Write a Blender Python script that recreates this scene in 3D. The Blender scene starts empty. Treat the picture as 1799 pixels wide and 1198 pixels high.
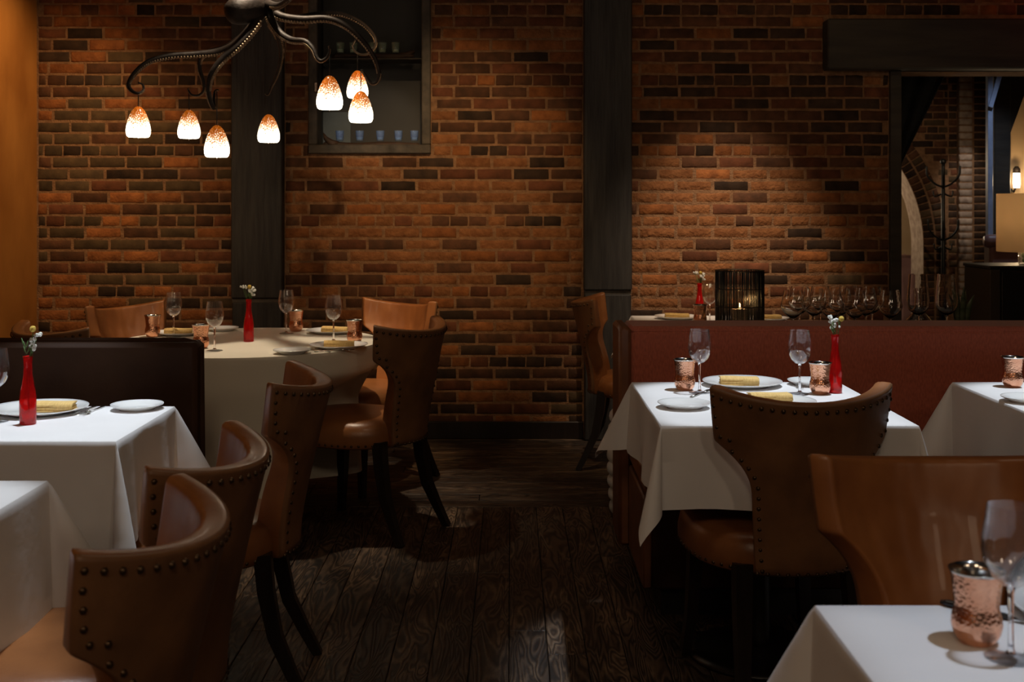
import bpy, math, random
from mathutils import Vector, Matrix
random.seed(7)
SC = bpy.context.scene
COL = SC.collection
PI = math.pi
F, CX, HY, H = 2100.0, 899.5, 360.0, 1.353      # focal length (px), principal column, horizon row, eye height
TOP = 0.76                                       # table-top height
# ------------------------------------------------------------------ camera
cd = bpy.data.cameras.new('camera'); cam = bpy.data.objects.new('camera', cd); COL.objects.link(cam)
cam.location = (0, 0, H); cam.rotation_euler = (PI/2, 0, 0)
cd.sensor_width = 36; cd.lens = F/1799*36; cd.shift_y = -(599-HY)/1799; cd.shift_x = 0
cd.dof.use_dof = True; cd.dof.focus_distance = 4.0; cd.dof.aperture_fstop = 7.0
cd.clip_start = 0.05
SC.camera = cam
# ------------------------------------------------------------------ world, exposure
w = bpy.data.worlds.new('world'); SC.world = w; w.use_nodes = True
bg = w.node_tree.nodes['Background']; bg.inputs[0].default_value = (1, .72, .5, 1); bg.inputs[1].default_value = .012
vs = SC.view_settings; vs.view_transform = 'Standard'; vs.look = 'None'; vs.exposure = 0.0; vs.gamma = 1; vs.use_curve_mapping = False
# ------------------------------------------------------------------ ceiling spotlights and added fill spots
def spot(loc, target, power, angle, col=(1, .97, .95), blend=.5, size=.03):
    l = bpy.data.lights.new('ceiling_or_fill_spot', 'SPOT'); l.energy = power; l.spot_size = math.radians(angle); l.spot_blend = blend
    l.shadow_soft_size = size; l.color = col
    o = bpy.data.objects.new('ceiling_or_fill_spot', l); COL.objects.link(o); o.location = loc
    d = Vector(target)-Vector(loc); o.rotation_euler = d.to_track_quat('-Z', 'Y').to_euler()
    return o
def pointl(loc, power, col, size=.03):
    l = bpy.data.lights.new('lamp_or_fill', 'POINT'); l.energy = power; l.color = col; l.shadow_soft_size = size
    o = bpy.data.objects.new('lamp_or_fill', l); COL.objects.link(o); o.location = loc; return o
WARM = (1, .66, .34); AMB = (1, .70, .42); COOL = (.84, .92, 1)
spot((1.10, 3.80, 2.95), (.80, 3.58, .76), 215, 28, COOL, .35)          # two-seat table by the red banquette
spot((-1.10, 3.40, 2.95), (-1.37, 3.22, .76), 225, 30, COOL, .4)        # table by the brown booth
spot((-1.1, 2.45, 2.95), (-1.4, 2.15, .76), 155, 32, COOL, .4)          # near left table
spot((1.15, 1.55, 2.95), (.85, 1.40, .76), 100, 36, (.72, .84, 1), .4)           # near right table
spot((2.05, 3.7, 2.95), (1.85, 3.55, .76), 210, 30, COOL, .4)           # right table
spot((-1.05, 5.1, 2.97), (-1.15, 5.25, .76), 140, 56, (1, .82, .60), .85)           # round table
spot((1.20, 5.70, 2.95), (1.20, 6.93, .58), 225, 44, (1, .76, .54), 1)  # brick behind the lantern table
spot((-.30, 4.6, 2.95), (-.38, 6.93, 1.42), 165, 41, WARM, 1)           # brick between the posts
spot((-2.4, 4.7, 2.95), (-2.15, 6.93, 1.3), 80, 44, WARM, 1)           # brick by the plaster wall
spot((-1.9, 6.0, 2.95), (-2.75, 6.5, 1.5), 62, 80, (1, .62, .28), .8)   # plaster wall
spot((1.6, 4.6, 2.95), (1.6, 6.93, 1.9), 10, 60, WARM, .9)              # brick above the lantern table
spot((.25, 5.1, 2.95), (.50, 6.2, .75), 45, 26, WARM, .8)               # added fill on the chair at the lantern table
spot((-.60, 4.0, 2.95), (-.85, 7.1, 1.82), 60, 13, (1, .82, .62), .6)              # added spot that brightens the niche
spot((-.1, 4.6, 2.95), (-.62, 5.95, .74), 165, 20, WARM, .8)               # added spot to lift the far chair at the round table
spot((-2.5, 4.6, 2.95), (-1.8, 5.75, .74), 120, 20, WARM, .8)              # added spot to lift the creased chair at the round table
# added soft fill lights behind the camera and over the aisle
for x, y, p in ((-.1, -.6, 26), (1.8, -1.0, 22), (-1.6, -1.2, 14), (.15, 2.9, 9)):
    l = pointl((x, y, 2.75), p*1.2, (1, .74, .50), .2)
# ------------------------------------------------------------------ mesh helpers
def at(px, py, d): return Vector(((px-CX)/F*d, d, H-(py-HY)/F*d))
def on(px, py, z=TOP):
    d = F*(H-z)/(py-HY); return Vector(((px-CX)/F*d, d, z))
class MB:
    def __init__(s): s.v = []; s.f = []; s.m = []; s.mi = 0
    def add(s, vs, fs):
        b = len(s.v); s.v += [tuple(p) for p in vs]
        for f in fs: s.f.append([b+i for i in f]); s.m.append(s.mi)
        return s
    def box(s, x0, x1, y0, y1, z0, z1):
        return s.add([(x0,y0,z0),(x1,y0,z0),(x1,y1,z0),(x0,y1,z0),(x0,y0,z1),(x1,y0,z1),(x1,y1,z1),(x0,y1,z1)],
                     [(3,2,1,0),(4,5,6,7),(0,1,5,4),(1,2,6,5),(2,3,7,6),(3,0,4,7)])
    def rbox(s, x0, x1, y0, y1, z0, z1, r):
        """box with chamfered edges"""
        vs = []; 
        for sx in (0,1):
            for sy in (0,1):
                for sz in (0,1):
                    X=(x0,x1)[sx]; Y=(y0,y1)[sy]; Z=(z0,z1)[sz]; dx=r if sx==0 else -r; dy=r if sy==0 else -r; dz=r if sz==0 else -r
                    vs += [(X,Y+dy,Z+dz),(X+dx,Y,Z+dz),(X+dx,Y+dy,Z)]
        import bmesh
        bm = bmesh.new()
        for p in vs: bm.verts.new(p)
        bmesh.ops.convex_hull(bm, input=bm.verts)
        bm.verts.index_update()
        s.add([v.co[:] for v in bm.verts], [[v.index for v in f.verts] for f in bm.faces]); bm.free(); return s
    def lathe(s, prof, seg=24, c=(0,0,0), sx=1, sy=1):
        vs = []; idx = []
        for r, z in prof:
            if r < 1e-6: idx.append([len(vs)]); vs.append((c[0], c[1], c[2]+z))
            else:
                b = len(vs); idx.append([b+i for i in range(seg)])
                for i in range(seg):
                    a = 2*PI*i/seg; vs.append((c[0]+r*sx*math.cos(a), c[1]+r*sy*math.sin(a), c[2]+z))
        fs = []
        for A, B in zip(idx, idx[1:]):
            for i in range(seg):
                j = (i+1) % seg
                if len(A) == 1 and len(B) == 1: continue
                if len(A) == 1: fs.append((A[0], B[j], B[i])) 
                elif len(B) == 1: fs.append((A[i], A[j], B[0]))
                else: fs.append((A[i], A[j], B[j], B[i]))
        return s.add(vs, fs)
    def tube(s, pts, rad, seg=8, cap=True, flat=1.0):
        pts = [Vector(p) for p in pts]; n = len(pts)
        if not isinstance(rad, (list, tuple)): rad = [rad]*n
        t0 = (pts[1]-pts[0]).normalized(); up = Vector((0,0,1)) if abs(t0.z) < .9 else Vector((0,1,0))
        nx = t0.cross(up).normalized(); vs = []
        for i, p in enumerate(pts):
            t = (pts[min(i+1,n-1)]-pts[max(i-1,0)]).normalized()
            nx = (nx - t*nx.dot(t)).normalized(); ny = t.cross(nx)
            for k in range(seg):
                a = 2*PI*(k+.5)/seg; vs.append(p + nx*math.cos(a)*rad[i] + ny*math.sin(a)*rad[i]*flat)
        fs = []
        for i in range(n-1):
            for k in range(seg):
                j = (k+1) % seg; fs.append((i*seg+k, i*seg+j, (i+1)*seg+j, (i+1)*seg+k))
        if cap: fs.append(tuple(range(seg))[::-1]); fs.append(tuple((n-1)*seg+k for k in range(seg)))
        return s.add(vs, fs)
    def ball(s, c, r, seg=8, rings=5, sx=1, sy=1, sz=1):
        return s.lathe([(r*math.sin(PI*i/rings), -r*sz*math.cos(PI*i/rings)) for i in range(rings+1)], seg, c, sx, sy)
    def grid(s, fn, nu, nv, wrap=False):
        vs = [fn(i/nu, j/nv) for j in range(nv+1) for i in range(nu+(0 if wrap else 1))]
        W = nu if wrap else nu+1; fs = []
        for j in range(nv):
            for i in range(nu):
                k = (i+1) % W; fs.append((j*W+i, j*W+k, (j+1)*W+k, (j+1)*W+i))
        return s.add(vs, fs)
    def poly(s, pts, y0, y1):
        """outline in x,z extruded along y"""
        n = len(pts); vs = [(x,y0,z) for x,z in pts]+[(x,y1,z) for x,z in pts]
        return s.add(vs, [tuple(range(n)), tuple(range(2*n-1,n-1,-1))]+[(i,n+i,n+(i+1)%n,(i+1)%n) for i in range(n)])
    def mesh(s, name, mats, smooth=True, fix=True):
        me = bpy.data.meshes.new(name); me.from_pydata(s.v, [], s.f)
        for m in (mats if isinstance(mats, (list,tuple)) else [mats]): me.materials.append(m)
        me.polygons.foreach_set('material_index', s.m)
        if fix:
            import bmesh
            bm = bmesh.new(); bm.from_mesh(me); bmesh.ops.recalc_face_normals(bm, faces=bm.faces); bm.to_mesh(me); bm.free()
        if smooth == 'auto':
            me.polygons.foreach_set('use_smooth', [True]*len(me.polygons)); me.set_sharp_from_angle(angle=math.radians(38))
        else: me.polygons.foreach_set('use_smooth', [bool(smooth)]*len(me.polygons))
        me.update(); return me
def bake(me, mods):
    o = bpy.data.objects.new('tmp', me); COL.objects.link(o)
    for t, kw in mods:
        m = o.modifiers.new(t, t)
        for k, v in kw.items(): setattr(m, k, v)
    dg = bpy.context.evaluated_depsgraph_get(); out = bpy.data.meshes.new_from_object(o.evaluated_get(dg))
    bpy.data.objects.remove(o); out.name = me.name; return out
def obj(name, me, parent=None, loc=(0,0,0), rz=0, sc=None):
    o = bpy.data.objects.new(name, me); COL.objects.link(o); o.location = loc; o.rotation_euler = (0,0,rz)
    if sc: o.scale = (sc,)*3 if not isinstance(sc, (tuple,list)) else sc
    if parent: o.parent = parent
    return o
def tag(o, label, cat, group=None):
    o['label'] = label; o['category'] = cat
    if group: o['group'] = group
    return o
def thing(name, label, cat, loc=(0,0,0), rz=0, group=None, sc=None): return tag(obj(name, None, None, loc, rz, sc), label, cat, group)
def struct(name, me, loc=(0,0,0), label=None):
    o = obj(name, me, None, loc); o['kind'] = 'structure'
    if label: o['label'] = label
    return o
CACHE = {}
def inst(key, make, name, label, cat, loc, rz=0, group=None, sc=None):
    """a thing whose parts share cached meshes; make() -> [(part name, mesh, [(sub name, mesh)...], kind)]"""
    if key not in CACHE: CACHE[key] = make()
    t = thing(name, label, cat, loc, rz, group, sc)
    for row in CACHE[key]:
        p = obj(row[0], row[1], t)
        if len(row) > 3 and row[3]: p['kind'] = row[3]
        for sn, sm in (row[2] if len(row) > 2 else []): obj(sn, sm, p)
    return t
# ------------------------------------------------------------------ materials
def newmat(name):
    m = bpy.data.materials.new(name); m.use_nodes = True; n = m.node_tree.nodes; l = m.node_tree.links
    return m, n, l, n['Principled BSDF']
def ramp(n, stops):
    r = n.new('ShaderNodeValToRGB'); e = r.color_ramp.elements
    while len(e) < len(stops): e.new(.5)
    for k, (p, c) in zip(e, stops): k.position = p; k.color = (*c, 1)
    return r
def pm(name, c, rough=.5, c2=None, scale=8, stretch=(1,1,1), bump=0, bscale=None, metal=0, coat=0, spec=.5, sheen=0, detail=5, world=False, rand=0, bdist=.01, rvar=0, voro=False, bstretch=None):
    m, n, l, b = newmat(name)
    b.inputs['Roughness'].default_value = rough; b.inputs['Metallic'].default_value = metal
    b.inputs['Specular IOR Level'].default_value = spec; b.inputs['Coat Weight'].default_value = coat
    b.inputs['Sheen Weight'].default_value = sheen
    src = n.new('ShaderNodeNewGeometry').outputs['Position'] if world else n.new('ShaderNodeTexCoord').outputs['Object']
    mp = n.new('ShaderNodeMapping'); mp.inputs['Scale'].default_value = stretch; l.new(src, mp.inputs[0])
    t = n.new('ShaderNodeTexNoise'); t.inputs['Scale'].default_value = scale; t.inputs['Detail'].default_value = detail; l.new(mp.outputs[0], t.inputs[0])
    c2 = c2 or tuple(x*.8 for x in c)
    r = ramp(n, [(.32, c2), (.68, c)]); l.new(t.outputs[0], r.inputs[0]); out = r.outputs[0]
    if rand:
        oi = n.new('ShaderNodeObjectInfo'); hs = n.new('ShaderNodeHueSaturation'); mr = n.new('ShaderNodeMapRange')
        mr.inputs[3].default_value = 1-rand; mr.inputs[4].default_value = 1+rand
        l.new(oi.outputs['Random'], mr.inputs[0]); l.new(mr.outputs[0], hs.inputs['Value']); l.new(out, hs.inputs['Color']); out = hs.outputs[0]
    l.new(out, b.inputs['Base Color'])
    if rvar:
        mr2 = n.new('ShaderNodeMapRange'); mr2.inputs[3].default_value = rough-rvar; mr2.inputs[4].default_value = rough+rvar
        l.new(t.outputs[0], mr2.inputs[0]); l.new(mr2.outputs[0], b.inputs['Roughness'])
    if bump:
        if voro: tb = n.new('ShaderNodeTexVoronoi'); tb.inputs['Scale'].default_value = bscale or scale
        else: tb = n.new('ShaderNodeTexNoise'); tb.inputs['Scale'].default_value = bscale or scale*4; tb.inputs['Detail'].default_value = 6 if not bstretch else 1
        mb = mp
        if bstretch: mb = n.new('ShaderNodeMapping'); mb.inputs['Scale'].default_value = bstretch; l.new(src, mb.inputs[0])
        l.new(mb.outputs[0], tb.inputs[0])
        bu = n.new('ShaderNodeBump'); bu.inputs['Strength'].default_value = bump; bu.inputs['Distance'].default_value = bdist
        l.new(tb.outputs[0], bu.inputs['Height']); l.new(bu.outputs[0], b.inputs['Normal'])
    return m
def emis(name, c, s):
    m, n, l, b = newmat(name); b.inputs['Base Color'].default_value = (*c,1); b.inputs['Emission Color'].default_value = (*c,1); b.inputs['Emission Strength'].default_value = s; return m
BR = {
 'lit_pale':   pm('brick_lit_pale', (.42,.33,.26), .85, (.26,.19,.15), 16, bump=.6, bscale=80, world=True, spec=.12, rand=.2, bdist=.005),  # pale tone paints in the light on arch soffit and pier corner
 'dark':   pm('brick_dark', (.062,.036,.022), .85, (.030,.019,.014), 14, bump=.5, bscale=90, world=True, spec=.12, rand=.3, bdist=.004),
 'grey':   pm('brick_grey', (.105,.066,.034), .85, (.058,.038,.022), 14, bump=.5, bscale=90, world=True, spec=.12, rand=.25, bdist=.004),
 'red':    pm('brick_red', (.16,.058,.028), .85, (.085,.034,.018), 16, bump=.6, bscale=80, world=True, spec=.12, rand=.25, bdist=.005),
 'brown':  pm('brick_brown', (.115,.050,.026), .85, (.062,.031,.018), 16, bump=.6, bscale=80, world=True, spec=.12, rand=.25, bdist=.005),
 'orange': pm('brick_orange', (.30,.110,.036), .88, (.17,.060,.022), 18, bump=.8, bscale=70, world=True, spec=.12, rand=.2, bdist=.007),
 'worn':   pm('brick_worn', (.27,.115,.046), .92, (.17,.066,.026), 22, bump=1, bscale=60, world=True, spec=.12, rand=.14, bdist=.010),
}
MORTAR = pm('mortar', (.29,.155,.075), .95, (.17,.085,.040), 26, bump=1, bscale=120, world=True, bdist=.008)
PLASTER = pm('ochre_plaster', (.56,.24,.055), .55, (.36,.135,.026), 3.2, stretch=(1,1,.6), bump=.15, bscale=20, world=True, bdist=.01)
BEIGE = pm('beige_plaster', (.52,.36,.21), .8, (.44,.29,.16), 3, world=True)
TIMBER = pm('charred_timber', (.040,.036,.032), .62, (.015,.013,.012), 14, stretch=(3,3,.25), bump=.9, bscale=26, world=True, bdist=.006)
BEAM = pm('dark_beam', (.045,.036,.026), .7, (.022,.018,.014), 9, stretch=(.3,2,2), bump=.5, bscale=24, world=True, bdist=.005)
FRAME = pm('weathered_frame', (.085,.068,.050), .7, (.035,.029,.023), 16, bump=.6, bscale=50, world=True, bdist=.004)
LEATH = pm('cognac_leather', (.32,.125,.040), .34, (.20,.072,.024), 7, bump=.18, bscale=170, coat=.05, bdist=.002, rvar=.08, rand=.12)
LEATHIN = pm('creased_leather', (.33,.128,.040), .42, (.21,.074,.024), 7, bstretch=(3.0,3.0,.9), bump=.6, bscale=4.5, coat=.03, bdist=.03, rand=.12)
LEATHB = pm('worn_back_leather', (.22,.100,.040), .5, (.125,.056,.024), 9, bump=.22, bscale=120, bdist=.002, rvar=.1, rand=.12)
NAIL = pm('antique_nail', (.10,.062,.035), .38, metal=.85)
DKWOOD = pm('ebonised_wood', (.018,.011,.008), .35, (.008,.005,.004), 10, stretch=(4,4,.5))
CLOTH = pm('white_linen', (.80,.79,.79), .85, (.75,.74,.74), 4, bump=.12, bscale=7, sheen=.15, bdist=.02)
CLOTHW = pm('ivory_linen', (.74,.69,.58), .85, (.69,.64,.53), 4, bump=.12, bscale=7, sheen=.15, bdist=.02)
REDFAB = pm('rust_upholstery', (.50,.128,.072), .85, (.34,.085,.050), 160, stretch=(1,1,.35), bump=.6, bscale=320, sheen=.2, bdist=.002)
BOOTH = pm('dark_brown_leather', (.050,.024,.013), .6, (.032,.015,.009), 6, bump=.15, bscale=120, bdist=.002, spec=.1)
EDGEL = pm('booth_edge_leather', (.22,.085,.036), .42, (.13,.050,.024), 10, bump=.15, bscale=120, bdist=.002)
PORC = pm('white_porcelain', (.80,.80,.79), .18, (.78,.78,.77), 3, coat=.3)
NAPK = pm('mustard_napkin', (.80,.56,.22), .9, (.66,.43,.14), 120, stretch=(3,.15,1), bump=.5, bscale=200, bdist=.002)
COPPER = pm('hammered_copper', (.90,.50,.33), .24, (.70,.32,.19), 30, bump=.35, bscale=190, metal=1, bdist=.0022, voro=True)
STEEL = pm('polished_steel', (.62,.60,.56), .16, (.5,.48,.45), 30, metal=1)
KNIFE = pm('black_handle', (.012,.011,.011), .35)
IRON = pm('bronze_patina', (.028,.019,.014), .55, (.012,.008,.006), 22, metal=.25, spec=.25, bump=.5, bscale=60, bdist=.004)
SUCK = pm('sucker_bronze', (.30,.21,.13), .4, (.16,.11,.07), 40, metal=.8)
BLACKW = pm('black_wire', (.006,.006,.006), .5)
WAX = pm('candle_wax', (.78,.64,.50), .5); WAXW = pm('white_wax', (.75,.72,.64), .5)
FLAME = emis('flame', (1,.62,.22), 14)
GREEN = pm('stem_green', (.10,.20,.05), .6); WHITEF = pm('white_petals', (.82,.83,.78), .8, bump=1, bscale=300, bdist=.003); YELF = pm('yellow_bloom', (.72,.50,.09), .8, bump=1, bscale=400, bdist=.003)
NICHE = pm('niche_paint', (.036,.033,.027), .6, (.026,.024,.020), 4)
PALE = pm('pale_blue_paint', (.15,.18,.19), .7)
DRIFT = pm('driftwood', (.075,.036,.018), .65, (.030,.016,.009), 20, stretch=(.5,3,3), bump=.8, bscale=40, bdist=.006)
BLACK = pm('black_drape', (.004,.004,.004), .95)
BLUEM = pm('blue_lit_steel', (.30,.36,.50), .4, (.22,.27,.38), 12)  # blue light reflected by the frame is put into its colour
SHADE = pm('linen_shade', (.70,.52,.32), .9, bump=.2, bscale=200, bdist=.002)
PINKL = pm('mauve_leather', (.36,.20,.18), .4, (.26,.14,.13), 6)
WHITEC = pm('white_ceramic', (.75,.74,.71), .4)
LEAF = pm('dark_leaf', (.045,.075,.035), .4, (.20,.22,.12), 9, stretch=(1,1,3))
CARC = pm('cabinet_lacquer', (.010,.009,.009), .4); CARCS = pm('cabinet_side', (.055,.035,.022), .5)
def thin_glass(name, tint=(1,1,1), rough=.0, refl=1.0, haze=.009):
    m, n, l, b = newmat(name); n.remove(b); o = n['Material Output']
    tr = n.new('ShaderNodeBsdfTransparent'); tr.inputs[0].default_value = (*tint,1)
    gl = n.new('ShaderNodeBsdfGlossy'); gl.inputs['Roughness'].default_value = rough; gl.inputs[0].default_value = (1,1,1,1)
    lw = n.new('ShaderNodeLayerWeight'); lw.inputs[0].default_value = .5
    pw = n.new('ShaderNodeMath'); pw.operation = 'POWER'; pw.inputs[1].default_value = 2.6; l.new(lw.outputs['Facing'], pw.inputs[0])
    mu = n.new('ShaderNodeMath'); mu.operation = 'MULTIPLY_ADD'; mu.inputs[1].default_value = .9*refl; mu.inputs[2].default_value = .05; mu.use_clamp = True; l.new(pw.outputs[0], mu.inputs[0])
    mx = n.new('ShaderNodeMixShader'); l.new(mu.outputs[0], mx.inputs[0]); l.new(tr.outputs[0], mx.inputs[1]); l.new(gl.outputs[0], mx.inputs[2])
    df = n.new('ShaderNodeBsdfDiffuse'); df.inputs[0].default_value = (*tint,1)
    m2 = n.new('ShaderNodeMixShader'); m2.inputs[0].default_value = haze; l.new(mx.outputs[0], m2.inputs[1]); l.new(df.outputs[0], m2.inputs[2]); l.new(m2.outputs[0], o.inputs[0])  # diffuse haze also paints in soft pale reflections
    return m
CRYST = None
GLASS = thin_glass('clear_glass', (.97,.97,.98), 0, 1.1)
BLUEG = thin_glass('blue_glass', (.60,.76,1.0), haze=.16); GREENG = thin_glass('pale_green_glass', (.82,.88,.78), haze=.10)
def solid_glass(name, c, rough=0, ior=1.45):
    m, n, l, b = newmat(name); b.inputs['Base Color'].default_value = (*c,1); b.inputs['Transmission Weight'].default_value = 1; b.inputs['Roughness'].default_value = rough; b.inputs['IOR'].default_value = ior; return m
STEMG = solid_glass('stem_glass', (.98,.98,1)); CRYST = solid_glass('crystal_glass', (1,1,1), 0, 1.5)
def red_glass():
    m, n, l, b = newmat('red_glass'); b.inputs['Base Color'].default_value = (.92,.02,.02,1); b.inputs['Roughness'].default_value = .05
    b.inputs['Transmission Weight'].default_value = .7; b.inputs['IOR'].default_value = 1.25; b.inputs['Coat Weight'].default_value = .5; return m
REDG = red_glass()
def shade_mat():
    m, n, l, b = newmat('speckled_shade')
    tc = n.new('ShaderNodeTexCoord'); sp = n.new('ShaderNodeSeparateXYZ'); l.new(tc.outputs['Object'], sp.inputs[0])
    mr = n.new('ShaderNodeMapRange'); mr.inputs[1].default_value = .012; mr.inputs[2].default_value = .128; l.new(sp.outputs[2], mr.inputs[0])
    no = n.new('ShaderNodeTexNoise'); no.inputs['Scale'].default_value = 300; no.inputs['Detail'].default_value = 3; l.new(tc.outputs['Object'], no.inputs[0])
    ad = n.new('ShaderNodeMath'); ad.operation = 'ADD'; ad.inputs[1].default_value = -.5; l.new(no.outputs[0], ad.inputs[0])
    ml = n.new('ShaderNodeMath'); ml.operation = 'MULTIPLY_ADD'; ml.inputs[1].default_value = 2.5; l.new(ad.outputs[0], ml.inputs[0]); l.new(mr.outputs[0], ml.inputs[2])
    r = ramp(n, [(.0,(1,.90,.70)), (.34,(1,.84,.56)), (.52,(.85,.24,.02)), (1,(.50,.10,.006))]); l.new(ml.outputs[0], r.inputs[0])
    st = ramp(n, [(.0,(1,1,1)), (.28,(.35,.35,.35)), (.5,(.085,.085,.085)), (1,(.035,.035,.035))]); l.new(ml.outputs[0], st.inputs[0])
    m2 = n.new('ShaderNodeMath'); m2.operation = 'MULTIPLY'; m2.inputs[1].default_value = 9.0; l.new(st.outputs[0], m2.inputs[0])
    l.new(r.outputs[0], b.inputs['Base Color']); l.new(r.outputs[0], b.inputs['Emission Color']); l.new(m2.outputs[0], b.inputs['Emission Strength'])
    b.inputs['Roughness'].default_value = .2; return m
SHADEG = shade_mat()
def plank_mat():
    m, n, l, b = newmat('worn_plank')
    geo = n.new('ShaderNodeTexCoord'); oi = n.new('ShaderNodeObjectInfo')
    off = n.new('ShaderNodeVectorMath'); off.operation = 'ADD'
    cmb = n.new('ShaderNodeCombineXYZ'); m1 = n.new('ShaderNodeMath'); m1.operation = 'MULTIPLY'; m1.inputs[1].default_value = 37; l.new(oi.outputs['Random'], m1.inputs[0]); l.new(m1.outputs[0], cmb.inputs[0]); l.new(m1.outputs[0], cmb.inputs[1])
    l.new(geo.outputs['Object'], off.inputs[0]); l.new(cmb.outputs[0], off.inputs[1])
    mp = n.new('ShaderNodeMapping'); mp.inputs['Scale'].default_value = (1,.16,1); l.new(off.outputs[0], mp.inputs[0])
    wv = n.new('ShaderNodeTexNoise'); wv.inputs['Scale'].default_value = 14; wv.inputs['Detail'].default_value = 2; wv.inputs['Distortion'].default_value = .6; l.new(mp.outputs[0], wv.inputs[0])
    ml = n.new('ShaderNodeMath'); ml.operation = 'MULTIPLY'; ml.inputs[1].default_value = 75; l.new(wv.outputs[0], ml.inputs[0])
    sn = n.new('ShaderNodeMath'); sn.operation = 'SINE'; l.new(ml.outputs[0], sn.inputs[0])
    gr = n.new('ShaderNodeMapRange'); gr.inputs[1].default_value = -1; gr.inputs[2].default_value = 1; l.new(sn.outputs[0], gr.inputs[0])
    base = ramp(n, [(0,(.014,.009,.006)), (.55,(.045,.027,.017)), (1,(.082,.051,.032))]); l.new(gr.outputs[0], base.inputs[0])
    pa = n.new('ShaderNodeTexNoise'); pa.inputs['Scale'].default_value = 4.5; pa.inputs['Detail'].default_value = 8; pa.inputs['Roughness'].default_value = .7
    mp2 = n.new('ShaderNodeMapping'); mp2.inputs['Scale'].default_value = (2.2,.7,1); l.new(off.outputs[0], mp2.inputs[0]); l.new(mp2.outputs[0], pa.inputs[0])
    pr = ramp(n, [(.5,(0,0,0)), (.62,(1,1,1))]); l.new(pa.outputs[0], pr.inputs[0])
    mx = n.new('ShaderNodeMix'); mx.data_type = 'RGBA'; l.new(pr.outputs[0], mx.inputs[0]); l.new(base.outputs[0], mx.inputs[6])
    worn = ramp(n, [(0,(.05,.03,.018)), (.5,(.13,.083,.050)), (1,(.19,.125,.078))]); l.new(gr.outputs[0], worn.inputs[0]); l.new(worn.outputs[0], mx.inputs[7])
    hs = n.new('ShaderNodeHueSaturation'); mr = n.new('ShaderNodeMapRange'); mr.inputs[3].default_value = .6; mr.inputs[4].default_value = 1.25; l.new(oi.outputs['Random'], mr.inputs[0]); l.new(mr.outputs[0], hs.inputs['Value']); l.new(mx.outputs[2], hs.inputs['Color'])
    l.new(hs.outputs[0], b.inputs['Base Color']); b.inputs['Roughness'].default_value = .55
    bu = n.new('ShaderNodeBump'); bu.inputs['Strength'].default_value = .5; bu.inputs['Distance'].default_value = .004; l.new(gr.outputs[0], bu.inputs['Height']); l.new(bu.outputs[0], b.inputs['Normal'])
    return m
PLANK = plank_mat()
UNDER = pm('subfloor', (.010,.007,.005), .9)
# ------------------------------------------------------------------ floor of planks
WALL = 6.93
fl = struct('floor', MB().box(-2.9,6.2,-2.5,15,-.06,-.012).mesh('subfloor', UNDER, False), label='dark worn wooden plank floor')
def plank_mesh(wd, ln):
    m = MB(); a, b, c = wd/2-.0012, ln/2-.0015, .0022
    m.add([(-a,-b,-.011),(a,-b,-.011),(a,b,-.011),(-a,b,-.011),(-a,-b,-c),(a,-b,-c),(a,b,-c),(-a,b,-c),(-a+c,-b+c,0),(a-c,-b+c,0),(a-c,b-c,0),(-a+c,b-c,0)],
          [(8,9,10,11)]+[(i,(i+1)%4,4+(i+1)%4,4+i) for i in range(4)]+[(4+i,4+(i+1)%4,8+(i+1)%4,8+i) for i in range(4)])
    return m.mesh('plank', PLANK, False)
PW = .117
pms = {}
def plank(x, y, ln, rz):
    k = round(ln, 2)
    if k not in pms: pms[k] = plank_mesh(PW, k)
    obj('plank', pms[k], fl, (x, y, 0), rz)
nx = int(5.2/PW)
for i in range(nx):
    x = -2.7+PW*(i+.5); y = -.2-random.choice([0,.4,.8,1.2])
    while y < 5.3:
        ln = random.choice([1.4,1.8,2.2,2.6]); ln = round(min(ln, 5.36-y), 2)
        if ln < .08: break
        plank(x, y+ln/2, ln, random.choice((0, PI))); y += ln
y = 5.36+PW/2
while y < WALL+.1:
    x = -2.75-random.choice([0,.5,1])
    while x < 3.4:
        ln = random.choice([1.8,2.2,2.6]); plank(x+ln/2, y, ln, PI/2); x += ln
    y += PW
# ------------------------------------------------------------------ brick walls
def brick_mesh(wd, h, k, mat):
    rnd = random.Random(k*31+int(wd*1000)); a, c = wd/2, h/2; j = lambda s: rnd.uniform(-s, s)
    ring = [(-1,-1),(-.33,-1),(.33,-1),(1,-1),(1,0),(1,1),(.33,1),(-.33,1),(-1,1),(-1,0)]
    vs = []
    for u, v in ring: vs.append((u*a, .02, v*c))
    for u, v in ring: vs.append((u*a+j(.0015), -.003+j(.001), v*c+j(.0018)))
    for u, v in ring: vs.append((u*(a-.006)+j(.002), -.008+j(.0018), v*(c-.006)+j(.0018)))
    vs += [(-.33*a, -.009+j(.002), 0), (.33*a, -.009+j(.002), 0)]
    n = 10; fs = []
    for r in range(2):
        for i in range(n): fs.append((r*n+i, r*n+(i+1)%n, (r+1)*n+(i+1)%n, (r+1)*n+i))
    o = 20; L, R = 30, 31
    fs += [(o+0,o+1,L,o+9),(o+9,L,o+7,o+8),(o+1,o+2,R,L),(L,R,o+6,o+7),(o+2,o+3,o+4,R),(R,o+4,o+5,o+6)]
    m = MB(); m.add(vs, fs); return m.mesh('brick', mat, True)
BM = {}
def bmesh_for(wd, k, kind):
    key = (round(wd, 2), k % 3, kind)
    if key not in BM: BM[key] = brick_mesh(key[0]-.010, .057, key[1], BR[kind])
    return BM[key]
CH = .068
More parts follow.
